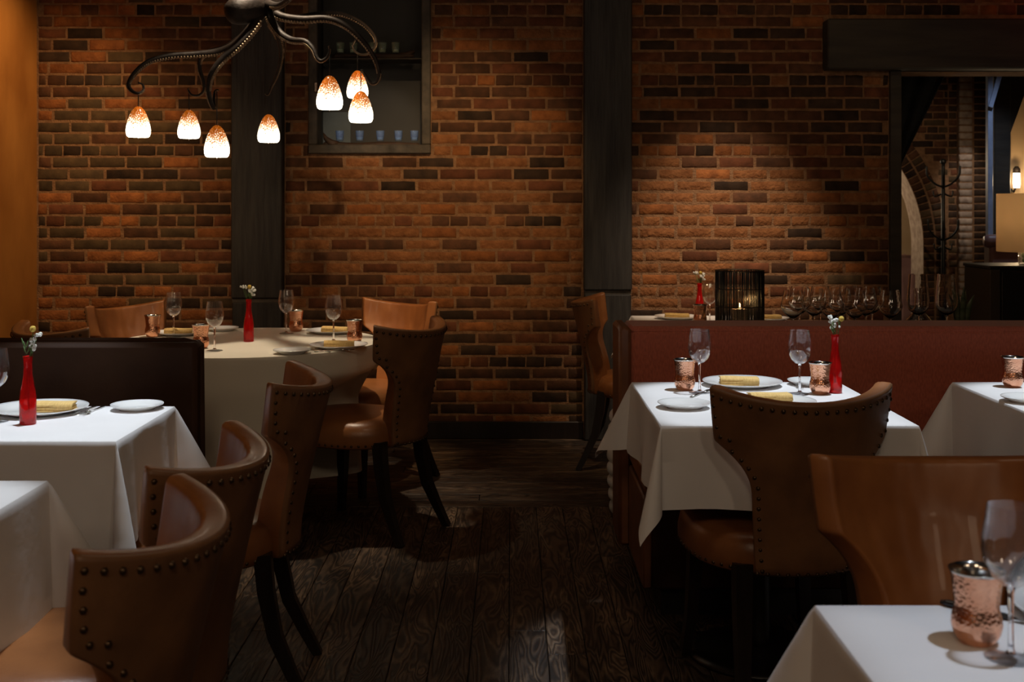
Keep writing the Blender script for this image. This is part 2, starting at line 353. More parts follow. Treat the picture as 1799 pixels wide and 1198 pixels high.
def courses(x0, x1, zmin, zmax, holes, choose, scale=1.0):
    """running bricks with a header course every sixth; returns (x centre, z centre, width, kind)"""
    out = []
    for k in range(-9, 40):
        z = 2.483-CH*k
        if z < zmin or z > zmax: continue
        hdr = k % 6 == 0; L = .108 if hdr else .214
        spans = [(x0, x1)]
        for hx0, hx1, hz0, hz1 in holes:
            if hz0-.02 < z < hz1+.02:
                ns = []
                for a, b in spans:
                    if hx1 <= a or hx0 >= b: ns.append((a, b)); continue
                    if hx0-a > .03: ns.append((a, hx0))
                    if b-hx1 > .03: ns.append((hx1, b))
                spans = ns
        ph = (k*.107+random.uniform(-.02,.02)) % L
        for a, b in spans:
            x = math.floor((a-ph)/L)*L+ph
            while x < b-.02:
                l0, l1 = max(x, a), min(x+L, b)
                if l1-l0 > .035: out.append(((l0+l1)/2, z, l1-l0, choose((l0+l1)/2, z, hdr)))
                x += L
    return out
def lay(wall, bricks, y, limit=300, axis=None):
    """the first bricks become parts of the wall, the rest one joined part"""
    rest = MB(); mats = list(BR.values()); keys = list(BR.keys())
    for i, (x, z, wd, kind) in enumerate(bricks):
        me = bmesh_for(wd, random.randrange(3), kind)
        dy = random.uniform(.0045,.0065) if kind == 'worn' else random.uniform(.0025,.0050); tilt = random.uniform(-.006,.006)
        if i < limit:
            o = obj('brick', me, wall, (x, y+dy, z)); o.rotation_euler = (0, tilt, 0); o.scale = (1,1,random.uniform(.96,1.03))
        else:
            rest.mi = keys.index(kind); rest.add([(v.co.x+x, v.co.y+y+dy, v.co.z+z) for v in me.vertices], [tuple(p.vertices) for p in me.polygons])
    if rest.v:
        o = obj('brickwork', rest.mesh('brickwork', mats, True, False), wall); o['kind'] = 'stuff'
def gp(u, c, s): return math.exp(-((u-c)/s)**2)
def pick(**kw):
    t = random.uniform(0, sum(kw.values()))
    for k, v in kw.items():
        t -= v
        if t <= 0: return k
    return k
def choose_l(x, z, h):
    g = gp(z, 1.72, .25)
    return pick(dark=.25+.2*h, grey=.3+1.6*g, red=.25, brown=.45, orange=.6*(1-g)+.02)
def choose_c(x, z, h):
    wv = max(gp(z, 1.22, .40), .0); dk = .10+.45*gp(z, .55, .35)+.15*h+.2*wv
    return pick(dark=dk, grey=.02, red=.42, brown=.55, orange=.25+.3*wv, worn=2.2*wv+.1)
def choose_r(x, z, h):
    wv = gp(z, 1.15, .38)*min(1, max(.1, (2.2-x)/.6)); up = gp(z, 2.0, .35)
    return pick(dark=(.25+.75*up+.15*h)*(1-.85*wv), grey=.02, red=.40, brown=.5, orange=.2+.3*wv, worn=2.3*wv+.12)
P1 = (-1.61, -1.318); P2 = (.413, .688); LW = -2.755
NI = (at(543,0,WALL).x, at(757,0,WALL).x, at(0,270,WALL).z, 2.86)      # niche opening
OPL, OPR, OPT = 2.25, 3.42, 2.13                                        # doorway
def order(bs): return sorted(bs, key=lambda b: (not (.12 < b[1] < 2.56), -b[1]))
s0 = MB().box(LW-.2, P1[0]+.1, WALL, WALL+.3, 0, 3).mesh('mortar_bed', MORTAR, False)
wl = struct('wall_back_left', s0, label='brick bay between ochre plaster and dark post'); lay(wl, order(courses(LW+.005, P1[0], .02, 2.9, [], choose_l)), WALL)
m = MB(); m.box(P1[1]-.1, NI[0], WALL, WALL+.3, 0, 3); m.box(NI[1], P2[0]+.1, WALL, WALL+.3, 0, 3); m.box(NI[0], NI[1], WALL, WALL+.3, 0, NI[2]); m.box(NI[0], NI[1], WALL, WALL+.3, NI[3], 3)
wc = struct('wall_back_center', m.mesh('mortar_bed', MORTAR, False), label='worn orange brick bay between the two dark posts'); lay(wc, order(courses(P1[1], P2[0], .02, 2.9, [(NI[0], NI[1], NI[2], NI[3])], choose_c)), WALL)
m = MB(); m.box(P2[1]-.1, OPL-.06, WALL, WALL+.3, 0, 3); m.box(OPL-.06, OPR, WALL, WALL+.3, OPT, 3); m.box(OPR, 6.2, WALL, WALL+.3, 0, 3)
wr = struct('wall_back_right', m.mesh('mortar_bed', MORTAR, False), label='brick bay lit behind the lantern table')
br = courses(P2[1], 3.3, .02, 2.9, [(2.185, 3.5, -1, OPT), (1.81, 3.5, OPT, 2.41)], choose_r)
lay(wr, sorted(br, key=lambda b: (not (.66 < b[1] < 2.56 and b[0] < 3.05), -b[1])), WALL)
struct('wall_left', MB().box(LW-.2, LW, -2.4, WALL, 0, 3).mesh('wall_left', PLASTER, False), label='ochre polished plaster side wall')
struct('wall_right', MB().box(4.2, 4.4, -2.4, WALL, 0, 3).mesh('wall_right', MORTAR, False))
struct('ceiling', MB().box(LW-.2, 6.2, -2.4, 15, 3, 3.1).mesh('ceiling', pm('dark_ceiling', (.03,.024,.02), .9), False))
struct('baseboard_back', MB().rbox(P1[1], P2[0], WALL-.022, WALL, 0, .10, .004).mesh('baseboard', DKWOOD, False), label='dark baseboard under the brick wall')
# ------------------------------------------------------------------ timber posts, lintel and jamb
def post(x0, x1, zb, label):
    t = thing('timber_post', label, 'post', ((x0+x1)/2, WALL, 0)); hw = (x1-x0)/2
    obj('upper_timber', MB().rbox(-hw, hw, -.085, .02, zb+.012, 2.99, .006).mesh('upper_timber', TIMBER, False), t)
    obj('lower_timber', MB().rbox(-hw+.004, hw-.004, -.075, .02, .002, zb-.012, .006).mesh('lower_timber', TIMBER, False), t)
    obj('joint_strip', MB().box(-hw+.004, hw-.004, -.072, .02, zb-.012, zb+.012).mesh('joint_strip', FRAME, False), t)
post(*P1, .805, 'charred black timber post behind the round table')
post(*P2, .852, 'charred black timber post beside the chair at the lantern table')
tag(obj('lintel_beam', MB().rbox(1.80, 3.9, WALL-.12, WALL+.05, 2.13, 2.416, .008).mesh('lintel_beam', BEAM, False)), 'thick dark wooden lintel beam over the doorway', 'beam')
j1 = struct('trim_1', MB().rbox(2.185, OPL, WALL-.03, WALL+.3, 0, OPT, .004).mesh('jamb', BEAM, False), label='dark wooden doorway jamb')
# ------------------------------------------------------------------ recessed window niche
wn = struct('window_1', None, (0,0,0), 'recessed window niche with a weathered wooden frame')
nx0, nx1, nz0, nz1 = NI; ft = .052
for nm, bx in (('frame_stile', (nx0, nx0+ft, nz0+ft, nz1)), ('frame_stile', (nx1-ft, nx1, nz0+ft, nz1)), ('frame_rail', (nx0, nx1, nz0, nz0+ft))):
    obj(nm, MB().rbox(bx[0], bx[1], WALL-.03, WALL+.12, bx[2], bx[3], .005).mesh(nm, FRAME, False), wn)
m = MB(); m.box(nx0-.01, nx0+.02, WALL+.1, WALL+.42, nz0, nz1); m.box(nx1-.02, nx1+.01, WALL+.1, WALL+.42, nz0, nz1); m.box(nx0, nx1, WALL+.1, WALL+.42, nz0-.01, nz0+.03); m.box(nx0, nx1, WALL+.1, WALL+.42, nz1-.02, nz1+.02); m.box(nx0, nx1, WALL+.40, WALL+.43, nz0, nz1)
obj('niche_lining', m.mesh('niche_lining', NICHE, False), wn)
a = at(566,197,WALL+.39); b = at(616,252,WALL+.39)
obj('pale_panel', MB().box(a.x, b.x, WALL+.385, WALL+.398, b.z, a.z).mesh('pale_panel', PALE, False), wn)
a = at(556,0,WALL); obj('latch', MB().rbox(a.x-.006, a.x+.012, WALL-.045, WALL-.03, 2.0, 2.06, .003).mesh('latch', STEEL, False), wn)
shz = at(0,104,WALL+.15).z
tag(obj('niche_shelf', MB().rbox(nx0+.03, nx1-.03, WALL+.09, WALL+.30, shz-.008, shz, .003).mesh('niche_shelf', FRAME, False)), 'thin dark shelf across the window niche', 'shelf')
def drift(x0, x1, y, z, h, label, horn):
    n = 26; pts = []; rad = []
    for i in range(n+1):
        u = i/n; zz = z+h*.5+.004*math.sin(7*u)
        pts.append((x0+(x1-x0)*u, y+.012*math.sin(5*u+1), zz)); rad.append(h*.5*(.75+.25*math.sin(9*u+2)) if 0<i<n else h*.2)
    m = MB(); m.tube(pts, rad, 8, flat=1.0)
    hx, sg = (x0, 1) if horn < 0 else (x1, -1)
    m.tube([(hx+sg*.09, y, z+h*.5), (hx+sg*.05, y, z+h*.8), (hx+sg*.02, y, z+h*1.3), (hx+sg*.006, y, z+h*1.9)] if horn < 0 else [(hx-.09, y, z+h*.5), (hx-.04, y, z+h*.7), (hx+.004, y, z+h*1.25)], [h*.5, h*.42, h*.26, h*.04][:4 if horn < 0 else 3], 8)
    return tag(obj('driftwood', m.mesh('driftwood', DRIFT, True)), label, 'driftwood')
YN = WALL+.19
a = at(583,0,YN); b = at(727,0,YN); drift(a.x, b.x, YN, shz+.001, .042, 'driftwood piece on the niche shelf under clear candle glasses', 1)
a = at(566,0,YN); b = at(737,0,YN); drift(a.x, b.x, YN, nz0+ft*.58, .055, 'driftwood piece at the niche bottom under blue candle glasses', -1)
def votive(g):
    def mk():
        gl = MB().lathe([(0,0),(.019,0),(.0215,.004),(.026,.062),(.0245,.062),(.020,.008),(0,.006)], 18).mesh('glass_cup', g, 'auto')
        wx = MB().lathe([(0,.007),(.0185,.007),(.0195,.022),(0,.022)], 14).mesh('wax', WAXW)
        return [('glass_cup', gl), ('wax', wx)]
    return mk
for i, px in enumerate((598, 621, 655, 672, 695)):
    p = at(px, 86, YN); who = ['leftmost', 'second from left', 'middle', 'second from right', 'rightmost'][i]
    inst('vot_c', votive(GREENG), 'votive_candle', f'{who} of the clear votive candles on the upper niche shelf', 'candle', (p.x, YN, shz+.041), group='votives on the upper niche shelf')
for i, px in enumerate((597, 632, 668, 700, 728)):
    p = at(px, 240, YN); who = ['leftmost', 'second from left', 'middle', 'second from right', 'rightmost'][i]
    inst('vot_b', votive(BLUEG), 'votive_candle', f'{who} of the blue glass votive candles along the niche bottom', 'candle', (p.x, YN, nz0+ft*.58+.053), group='votives on the lower niche sill')
# ------------------------------------------------------------------ chairs
RO = .292; ATOP = math.radians(61); ALOW = math.radians(31)
def lean(z): return .10*max(0, (z-.44)/.43)**1.15
def half(z):
    if z <= .585: return ALOW-math.radians(4)*(.585-z)/.2
    if z >= .735: return ATOP-math.radians(6)*(1-min(1, (z-.735)/.11))
    q = (z-.585)/.15; return ALOW+(ATOP-math.radians(6)-ALOW)*(q**2.4)
def ztop(s): return .848+.034*abs(s)**2.0
def thick(z): return .048 if z > .76 else .048+.045*min(1, (.76-z)/.2)
def chair_parts():
    # backrest: inner and outer skins of a curved T
    zs = [.375,.40,.45,.52,.585,.62,.65,.675,.695,.712,.725,.735,.742,.75,.775,.80,.825,.84,.848]
    ss = [-1,-.97,-.88,-.7,-.45,-.2,0,.2,.45,.7,.88,.97,1]
    def pos(s, z, inner):
        A = half(z); th = s*A; R = RO-(thick(z) if inner else 0)
        zz = z
        if z > .76: zz = .76+(z-.76)/(.848-.76)*(ztop(s)-.76)
        rr = R
        return (rr*math.sin(th), -rr*math.cos(th)-lean(zz), zz)
    m = MB(); nS, nZ = len(ss), len(zs)
    outer = [pos(s, z, False) for z in zs for s in ss]; inner = [pos(s, z, True) for z in zs for s in ss]
    vs = outer+inner; N = nS*nZ
    for j in range(nZ-1):
        for i in range(nS-1):
            a = j*nS+i
            m.mi = 1; m.f.append((a, a+1, a+nS+1, a+nS)); m.m.append(1)
            m.f.append((N+a, N+a+nS, N+a+nS+1, N+a+1)); m.m.append(2)
    loop = [i for i in range(nS)]+[j*nS+nS-1 for j in range(1, nZ)]+[(nZ-1)*nS+i for i in range(nS-2, -1, -1)]+[j*nS for j in range(nZ-2, 0, -1)]
    for k in range(len(loop)):
        a, b = loop[k], loop[(k+1) % len(loop)]; m.f.append((a, N+a, N+b, b)); m.m.append(0)
    m.v = vs
    back = bake(m.mesh('backrest', [LEATH, LEATHB, LEATHIN]), [('SUBSURF', dict(levels=1, render_levels=1))])
    back.polygons.foreach_set('use_smooth', [True]*len(back.polygons))
    # seat
    m = MB(); seg = 40; ax, by, cy, ex = .245, .262, .02, 2.5
    rings = [(.370,.80),(.372,.96),(.380,1.0),(.40,1.012),(.425,1.012),(.45,.99),(.468,.94),(.480,.84),(.487,.66),(.491,.4)]
    vs = []; fs = []
    for z, k in rings:
        for i in range(seg):
            a = 2*PI*i/seg; c, s_ = math.cos(a), math.sin(a)
            vs.append((ax*k*math.copysign(abs(c)**(2/ex), c), cy+by*k*math.copysign(abs(s_)**(2/ex), s_), z))
    for j in range(len(rings)-1):
        for i in range(seg): fs.append((j*seg+i, j*seg+(i+1)%seg, (j+1)*seg+(i+1)%seg, (j+1)*seg+i))
    fs.append(tuple(range(seg))); vs.append((0,cy,.492)); t = len(vs)-1; b0 = (len(rings)-1)*seg
    for i in range(seg): fs.append((b0+i, b0+(i+1)%seg, t))
    m.add(vs, fs); seat = m.mesh('seat', LEATH)
    # nails
    m = MB()
    def nail(p, nrm, r=.0062):
        q = Vector((0,0,1)).rotation_difference(Vector(nrm)).to_matrix(); p = Vector(p)
        vs = []; 
        for rr, hh in ((r,0),(r*.75,r*.5)):
            for i in range(6): vs.append(p+q@Vector((rr*math.cos(i*PI/3), rr*math.sin(i*PI/3), hh)))
        vs.append(p+q@Vector((0,0,r*.75)))
        m.add(vs, [(i,(i+1)%6,6+(i+1)%6,6+i) for i in range(6)]+[(6+i,6+(i+1)%6,12) for i in range(6)])
    def outp(th, z): return Vector((RO*math.sin(th), -RO*math.cos(th)-lean(z), z)), Vector((math.sin(th), -math.cos(th), .12))
    path = []
    for sgn in (-1,):
        z = .395
        ins = .020/RO
        left = []
        zz = .395
        while zz < .718: left.append((half(zz)-ins, zz)); zz += .004
        th = left[-1][0]
        while th < half(.74)-ins-.012: th += .012; left.append((th, min(.752, .72+.03*(th-left[0][0])/(ATOP-ALOW))))
        zz = left[-1][1]
        while zz < ztop(1)-.024: zz += .004; left.append((half(zz)-ins, zz))
        path = [(-a, z) for a, z in left]
        th = -(ATOP-ins)
        while th < ATOP-ins: th += .012; path.append((th, ztop(th/ATOP)-.022))
        path += [(a, z) for a, z in reversed(left)]
    last = None
    for th, z in path:
        p, nn = outp(th, z)
        if last is None or (p-last).length > .0265: nail(p-nn*.0005, nn); last = p
    last = None
    for i in range(400):
        a = 2*PI*i/400; c, s_ = math.cos(a), math.sin(a); k = 1.004
        p = Vector((ax*k*math.copysign(abs(c)**(2/ex), c), cy+by*k*math.copysign(abs(s_)**(2/ex), s_), .387))
        if p.y < -.2: continue
        if last is None or (p-last).length > .0265: nail(p, Vector((p.x/ax**2, (p.y-cy)/by**2, 0)).normalized(), .0055); last = p
    for i in range(-5, 6):
        p, nn = outp(i*.090, .388); nail(p, nn)
    nails = m.mesh('nailhead_trim', NAIL)
    rows = [('seat', seat), ('backrest', back), ('nailhead_trim', nails, [], 'stuff')]
    for sx in (-1, 1):
        m = MB(); m.tube([(sx*.15,-.205,.40),(sx*.153,-.215,.30),(sx*.160,-.240,.18),(sx*.172,-.285,.08),(sx*.182,-.325,0)], [.033,.031,.027,.022,.019], 4)
        rows.append(('leg', m.mesh('leg', DKWOOD, 'auto')))
        m = MB(); m.tube([(sx*.165,.19,.385),(sx*.168,.197,.27),(sx*.176,.207,.12),(sx*.190,.222,0)], [.031,.028,.023,.019], 4)
        rows.append(('leg', m.mesh('leg', DKWOOD, 'auto')))
    return rows
def chair(mid, d, label):
    d = Vector((d[0], d[1], 0)).normalized(); o = Vector((mid[0], mid[1], 0))+d*.236
    return inst('chair', chair_parts, 'dining_chair', label, 'chair', o, math.atan2(-d.x, d.y), 'leather dining chairs'), o
chair((-.595,1.87), (-1,.02), 'tan leather barrel-back chair nearest the camera at lower left, brown nailheads')
chair((-.640,2.395), (-.99,.09), 'barrel-back leather chair, second from the camera in the left aisle row')
chair((-.66,3.415), (-1,-.07), 'leather chair at the end of the left aisle row, beside the brown booth')
chair((.765,3.17), (-.12,.98), 'worn brown chair seen from behind, pushed up to the red-vase table by the rust banquette')
chair((.815,2.27), (0,-1), 'large tan leather chair facing the camera behind the nearest copper cup')
_, c6 = chair((-.436,4.92), (-.888,.458), 'brown leather chair with its back to the aisle at the round table')
_, c7 = chair((-.575,6.0), (-.59,-.81), 'bright tan chair on the far side of the round table, in front of the bricks')
_, c8 = chair((-1.86,5.80), (.85,-.5), 'creased tan chair at the round table left of the black post')
_, c9 = chair((-1.825,4.78), (.62,.78), 'chair half hidden behind the dark brown booth back at far left')
chair((.455,6.26), (.985,-.17), 'orange tan chair seen sideways at the lantern table, left of the rust banquette')
# ------------------------------------------------------------------ tables and cloths
def square_table(x0, x1, y0, y1, label):
    cx, cy = (x0+x1)/2, (y0+y1)/2; hx, hy = (x1-x0)/2-.006, (y1-y0)/2-.006
    t = thing('dining_table', label, 'table', (cx, cy, 0))
    obj('table_top', MB().rbox(-hx, hx, -hy, hy, TOP-.034, TOP-.004, .003).mesh('table_top', DKWOOD, False), t)
    obj('pedestal', MB().lathe([(0,.02),(.035,.02),(.032,.06),(.032,TOP-.06),(.09,TOP-.034),(0,TOP-.034)], 16).mesh('pedestal', CARC), t)
    obj('base', MB().lathe([(0,0),(.215,0),(.215,.010),(.19,.018),(.05,.032),(0,.032)], 28).mesh('base', CARC), t)
def square_cloth(x0, x1, y0, y1, drop, label, mat, seed=0, amax=(16,30,16,30), wave=.011):
    rnd = random.Random(seed); cx, cy = (x0+x1)/2, (y0+y1)/2; hx, hy = (x1-x0)/2, (y1-y0)/2
    ph = [rnd.uniform(0, 6.28) for _ in range(12)]; f0 = math.radians(1.0)
    def axis(h):
        a = [-h-drop+drop*i/24 for i in range(24)]+[-h-.001]; n = 14
        return a+[-h+2*h*i/n for i in range(n+1)]+[h+.001]+[h+drop*(i+1)/24 for i in range(24)]
    U, V = axis(hx), axis(hy); vs = []
    for v in V:
        for u in U:
            ex, ey = max(abs(u)-hx, 0), max(abs(v)-hy, 0); sx, sy = math.copysign(1, u), math.copysign(1, v)
            bx, by = max(-hx, min(hx, u)), max(-hy, min(hy, v)); r = math.hypot(ex, ey)
            if r == 0: vs.append((bx, by, TOP)); continue
            phi = math.atan2(ey, ex); S = math.sin(2*phi); q = int((sx > 0)*2+(sy > 0))
            al = f0+(math.radians(amax[q])-f0)*max(0, S)**1.6
            hxv, hyv = math.cos(phi)*sx, math.sin(phi)*sy
            k = r/drop
            tw = -.05*math.sin(2*phi)*math.sin(4*phi)*r
            wv = wave*k*math.sin((v/hy if ex > ey else u/hx)*4.2+ph[q])*(1-S) + wave*.5*k*math.sin((v/hy if ex > ey else u/hx)*9+ph[q+4])*(1-S)
            e = .004*(1-math.exp(-r/.004))
            out = r*math.sin(al)+wv+e; dn = r*math.cos(al)
            vs.append((bx+hxv*out-hyv*tw*sx*sy, by+hyv*out+hxv*tw*sx*sy, TOP-dn))
    W = len(U); fs = []
    for j in range(len(V)-1):
        for i in range(W-1):
            a, b_, c, d = j*W+i, j*W+i+1, (j+1)*W+i+1, (j+1)*W+i
            fs += [(a,b_,c),(a,c,d)] if (U[i]+U[i+1])*(V[j]+V[j+1]) > 0 else [(a,b_,d),(b_,c,d)]
    m = MB(); m.add(vs, fs); me = bake(m.mesh('tablecloth', mat, True, False), [('SOLIDIFY', dict(thickness=.0016, offset=-1))])
    me.polygons.foreach_set('use_smooth', [True]*len(me.polygons)); me.set_sharp_from_angle(angle=math.radians(50))
    tag(obj('tablecloth', me, None, (cx, cy, 0)), label, 'tablecloth')
SQ = [((.402,1.092,3.21,4.0), .225, 'pedestal table under white cloth by the rust banquette, two wine glasses on it', 'white square cloth with pointed hanging corners, under the two glasses by the banquette', 3),
      ((-1.74,-.995,3.0,3.52), .28, 'pedestal table in front of the dark brown booth, red vase on it', 'white cloth on the table before the dark brown booth', 5),
      ((-1.76,-1.0,1.5,2.57), .30, 'empty pedestal table at the left edge nearest the camera', 'bare white cloth on the nearest table at left edge', 8),
      ((.45,1.25,.98,1.77), .26, 'pedestal table at lower right nearest the camera', 'white cloth at lower right under the nearest copper cup', 12),
      ((1.475,2.25,3.2,4.0), .25, 'pedestal table at the right edge beside the rust banquette seat', 'white cloth on the table at right edge, lone copper cup on it', 15),
      ((.64,1.42,5.62,6.40), .20, 'pedestal table behind the rust banquette, black lantern on it', 'white cloth under the black lantern behind the banquette', 18)]
for r, dr, l1, l2, sd in SQ: square_table(*r, l1); square_cloth(*r, dr, l2, CLOTH, sd)
# round table
RC = Vector((-1.155, 5.20, 0)); RR = .575
t = thing('round_table', 'large round pedestal table under ivory cloth beneath the octopus chandelier', 'table', RC)
obj('table_top', MB().lathe([(0,TOP-.036),(RR-.006,TOP-.036),(RR-.004,TOP-.004),(0,TOP-.004)], 48).mesh('table_top', DKWOOD, 'auto'), t)
obj('pedestal', MB().lathe([(0,.03),(.06,.03),(.055,.1),(.055,TOP-.08),(.15,TOP-.036),(0,TOP-.036)], 20).mesh('pedestal', CARC), t)
obj('base', MB().lathe([(0,0),(.25,0),(.25,.012),(.06,.04),(0,.04)], 28).mesh('base', CARC), t)
chs = [(c-RC) for c in (c6, c7, c8, c9)]
def rcloth(u, v):
    a = 2*PI*u
    if v <= .3: r = RR*v/.3; return (r*math.cos(a), r*math.sin(a), TOP)
    q = (v-.3)/.7; dn = q*.60; z = TOP-dn
    fold = .5+.5*math.sin(9*a+.8*math.sin(2*a)); r = RR+.004+dn*(.07+.10*fold*min(1, q*1.6))
    for c in chs:
        ca = math.atan2(c.y, c.x); da = (a-ca+PI) % (2*PI)-PI; lim = max(.2, c.length-.31)
        k = math.exp(-(da/.60)**4)*min(1, max(0, (dn-.10)/.16))
        r = r*(1-k)+min(r, lim)*k
    return (r*math.cos(a), r*math.sin(a), z)
m = MB(); m.grid(rcloth, 144, 40, True); me = m.mesh('tablecloth', CLOTHW, True, False); me.polygons.foreach_set('use_smooth', [True]*len(me.polygons)); me.set_sharp_from_angle(angle=math.radians(55))
tag(obj('tablecloth', me, None, RC), 'long ivory cloth draped over the round table', 'tablecloth')
# ------------------------------------------------------------------ banquettes
BY0, BY1, BX0, BX1, BZ = 4.40, 4.66, .392, 3.3, .905
b = thing('banquette', 'rust red upholstered banquette with leather seat behind the two-seat tables', 'banquette', (0,0,0))
obj('backrest', MB().rbox(BX0+.045, BX1, BY0, BY1-.03, .46, BZ-.012, .016).mesh('backrest', REDFAB, 'auto'), b)
obj('back_shell', MB().rbox(BX0+.05, BX1, BY1-.032, BY1, .1, BZ-.02, .008).mesh('back_shell', EDGEL, 'auto'), b)
obj('top_roll', MB().rbox(BX0+.04, BX1, BY0+.006, BY1-.006, BZ-.03, BZ, .013).mesh('top_roll', REDFAB, 'auto'), b)
m = MB(); m.rbox(BX0, BX0+.046, BY0-.012, BY1+.004, .10, BZ, .012); obj('end_cap', m.mesh('end_cap', EDGEL, 'auto'), b)
obj('seat_cushion', MB().rbox(BX0+.04, BX1, 3.86, BY0+.02, .40, .497, .022).mesh('seat_cushion', LEATH, 'auto'), b)
obj('seat_front', MB().rbox(BX0+.066, BX1, 3.89, BY0+.1, .10, .40, .008).mesh('seat_front', BOOTH, 'auto'), b)
obj('side_panel', MB().rbox(BX0+.036, BX0+.066, 3.90, BY0-.012, .10, .40, .006).mesh('side_panel', EDGEL, 'auto'), b)
obj('plinth', MB().box(BX0+.10, BX1, 3.95, BY1-.05, 0, .10).mesh('plinth', CARC, False), b)
b = thing('booth', 'dark brown leather booth with a high straight back behind the left table', 'booth', (0,0,0))
m = MB(); m.rbox(-2.72, -.977, 3.70, 3.81, .04, .925, .014); obj('backrest', m.mesh('backrest', BOOTH, 'auto'), b)
obj('top_piping', MB().tube([(-2.72,3.755,.924),(-1.03,3.755,.926),(-.995,3.755,.918),(-.978,3.755,.89),(-.974,3.755,.5),(-.974,3.755,.06)], .011, 8).mesh('top_piping', BOOTH), b)
obj('seat_cushion', MB().rbox(-2.70, -1.12, 3.30, 3.71, .36, .45, .02).mesh('seat_cushion', BOOTH, 'auto'), b)
obj('plinth', MB().box(-2.68, -1.16, 3.36, 3.70, 0, .36).mesh('plinth', CARC, False), b)
# ------------------------------------------------------------------ tableware
def wine_parts():
    bowl = MB().lathe([(0,.093),(.004,.094),(.014,.097),(.026,.108),(.034,.124),(.0372,.142),(.0362,.160),(.033,.180),(.0300,.200),(.0292,.2002),(.0322,.180),(.0352,.160),(.0362,.142),(.033,.125),(.025,.110),(.012,.0995),(0,.098)], 32).mesh('bowl', GLASS, 'auto')
    stem = MB().lathe([(0,.006),(.0065,.006),(.0040,.014),(.0034,.05),(.0038,.085),(.0065,.0955),(0,.0965)], 12).mesh('stem', STEMG)
    foot = MB().lathe([(0,0),(.033,0),(.0335,.0012),(.030,.0025),(.012,.005),(.006,.0075),(0,.0075)], 32).mesh('foot', GLASS)
    return [('bowl', bowl), ('stem', stem), ('foot', foot)]
def cup_parts():
    out = MB().lathe([(0,0),(.0215,0),(.025,.003),(.0310,.014),(.0335,.026),(.0325,.037),(.0296,.046),(.0290,.052),(.0305,.066),(.0330,.086),(.0352,.0965)], 36).mesh('copper_body', COPPER)
    rim = MB().lathe([(.0350,.0955),(.0372,.0985),(.0372,.0995),(.0350,.0985),(.0325,.090),(.0295,.070),(.0275,.052),(.0300,.030),(.0270,.012),(0,.008)], 36).mesh('steel_lining', STEEL)
    return [('copper_body', out), ('steel_lining', rim)]
def vase_parts():
    return [('bottle', MB().lathe([(0,0),(.0205,0),(.022,.003),(.0222,.045),(.0218,.072),(.0195,.092),(.0150,.115),(.0118,.135),(.0110,.160),(.0122,.176),(.0135,.184),(.0115,.184),(.0100,.176),(.0090,.160),(.0097,.135),(.0128,.115),(.0172,.092),(.0195,.072),(.0198,.010),(0,.008)], 28).mesh('bottle', REDG))]
def plate_parts(r):
    def mk():
        k = r/.13
        return [('dish', MB().lathe([(0,.0025),(.07*k,.0025),(.078*k,0),(.085*k,0),(.088*k,.004),(.128*k,.014),(.13*k,.0158),(.1295*k,.0172),(.122*k,.0150),(.090*k,.0095),(.084*k,.0060),(0,.0055)], 48).mesh('dish', PORC))]
    return mk
def napkin_parts():
    rows = []
    m = MB()
    for k in range(3):
        s = 1-.02*k
        m.rbox(-.062*s, .062*s, -.030*s, .030*s, .0005+.0075*k, .0082+.0075*k, .0028)
    m2 = MB(); m2.grid(lambda u, v: ((u-.5)*.124, -.031+v*.060+.004*math.sin(6*u), .0245+.0045*math.sin(PI*v)*(.6+.4*math.sin(4*u+1)) - .016*max(0, (.1-v)/.1)), 20, 12)
    me = bake(m2.mesh('top_fold', NAPK), [('SOLIDIFY', dict(thickness=.003, offset=-1))])
    return [('folded_stack', m.mesh('folded_stack', NAPK, 'auto'), [('top_fold', me)])]
def fork_parts():
    prof = [(0,.0015),(.03,.002),(.09,.004),(.125,.007),(.14,.006)]
    h = MB(); h.tube([(0,y,z+.0015) for y, z in prof], [.0065,.006,.0035,.003,.006], 6, flat=.35)
    h.rbox(-.0115, .0115, .135, .158, .0055, .0085, .001)
    t = MB()
    for i in range(4):
        x = -.0095+i*.00633; t.tube([(x,.156,.007),(x,.176,.0045),(x,.200,.0055)], [.0016,.0015,.0007], 5)
    return [('handle', h.mesh('handle', STEEL)), ('tines', t.mesh('tines', STEEL))]
def knife_parts():
    h = MB(); h.tube([(0,0,.005),(0,.01,.0055),(0,.05,.0055),(0,.10,.0050)], [.004,.0068,.0068,.0055], 8, flat=.7)
    b_ = MB(); b_.add([(-.005,.10,.0045),(.005,.10,.0045),(.0065,.17,.0045),(.001,.222,.0045),(-.005,.2,.0045),(-.005,.10,.0058),(.005,.10,.0050),(.0065,.17,.0048),(.001,.222,.0048),(-.005,.2,.0058)], [(4,3,2,1,0),(5,6,7,8,9),(0,1,6,5),(1,2,7,6),(2,3,8,7),(3,4,9,8),(4,0,5,9)])
    return [('handle', h.mesh('handle', KNIFE)), ('blade', b_.mesh('blade', STEEL, False))]
def tknife_parts():
    h = MB(); h.tube([(0,0,.003),(0,.06,.0035),(0,.11,.003)], [.005,.0048,.0035], 6, flat=.5); h.tube([(0,.108,.003),(0,.16,.0028),(0,.215,.0022)], [.0045,.0085,.003], 6, flat=.18)
    return [('handle', h.mesh('handle', STEEL))]
def wine(px, py, label, sc=1, g='wine glasses'): return inst('wine', wine_parts, 'wine_glass', label, 'wine glass', on(px, py), random.uniform(0,6), g, sc)
def cup(px, py, label, sc=1): return inst('cup', cup_parts, 'copper_cup', label, 'cup', on(px, py), random.uniform(0,6), 'hammered copper cups', sc)
def plate(px, py, label, r=.13): return inst('plate%.3f' % r, plate_parts(r), 'dinner_plate' if r > .1 else 'bread_plate', label, 'plate', on(px, py), 0, 'white plates')
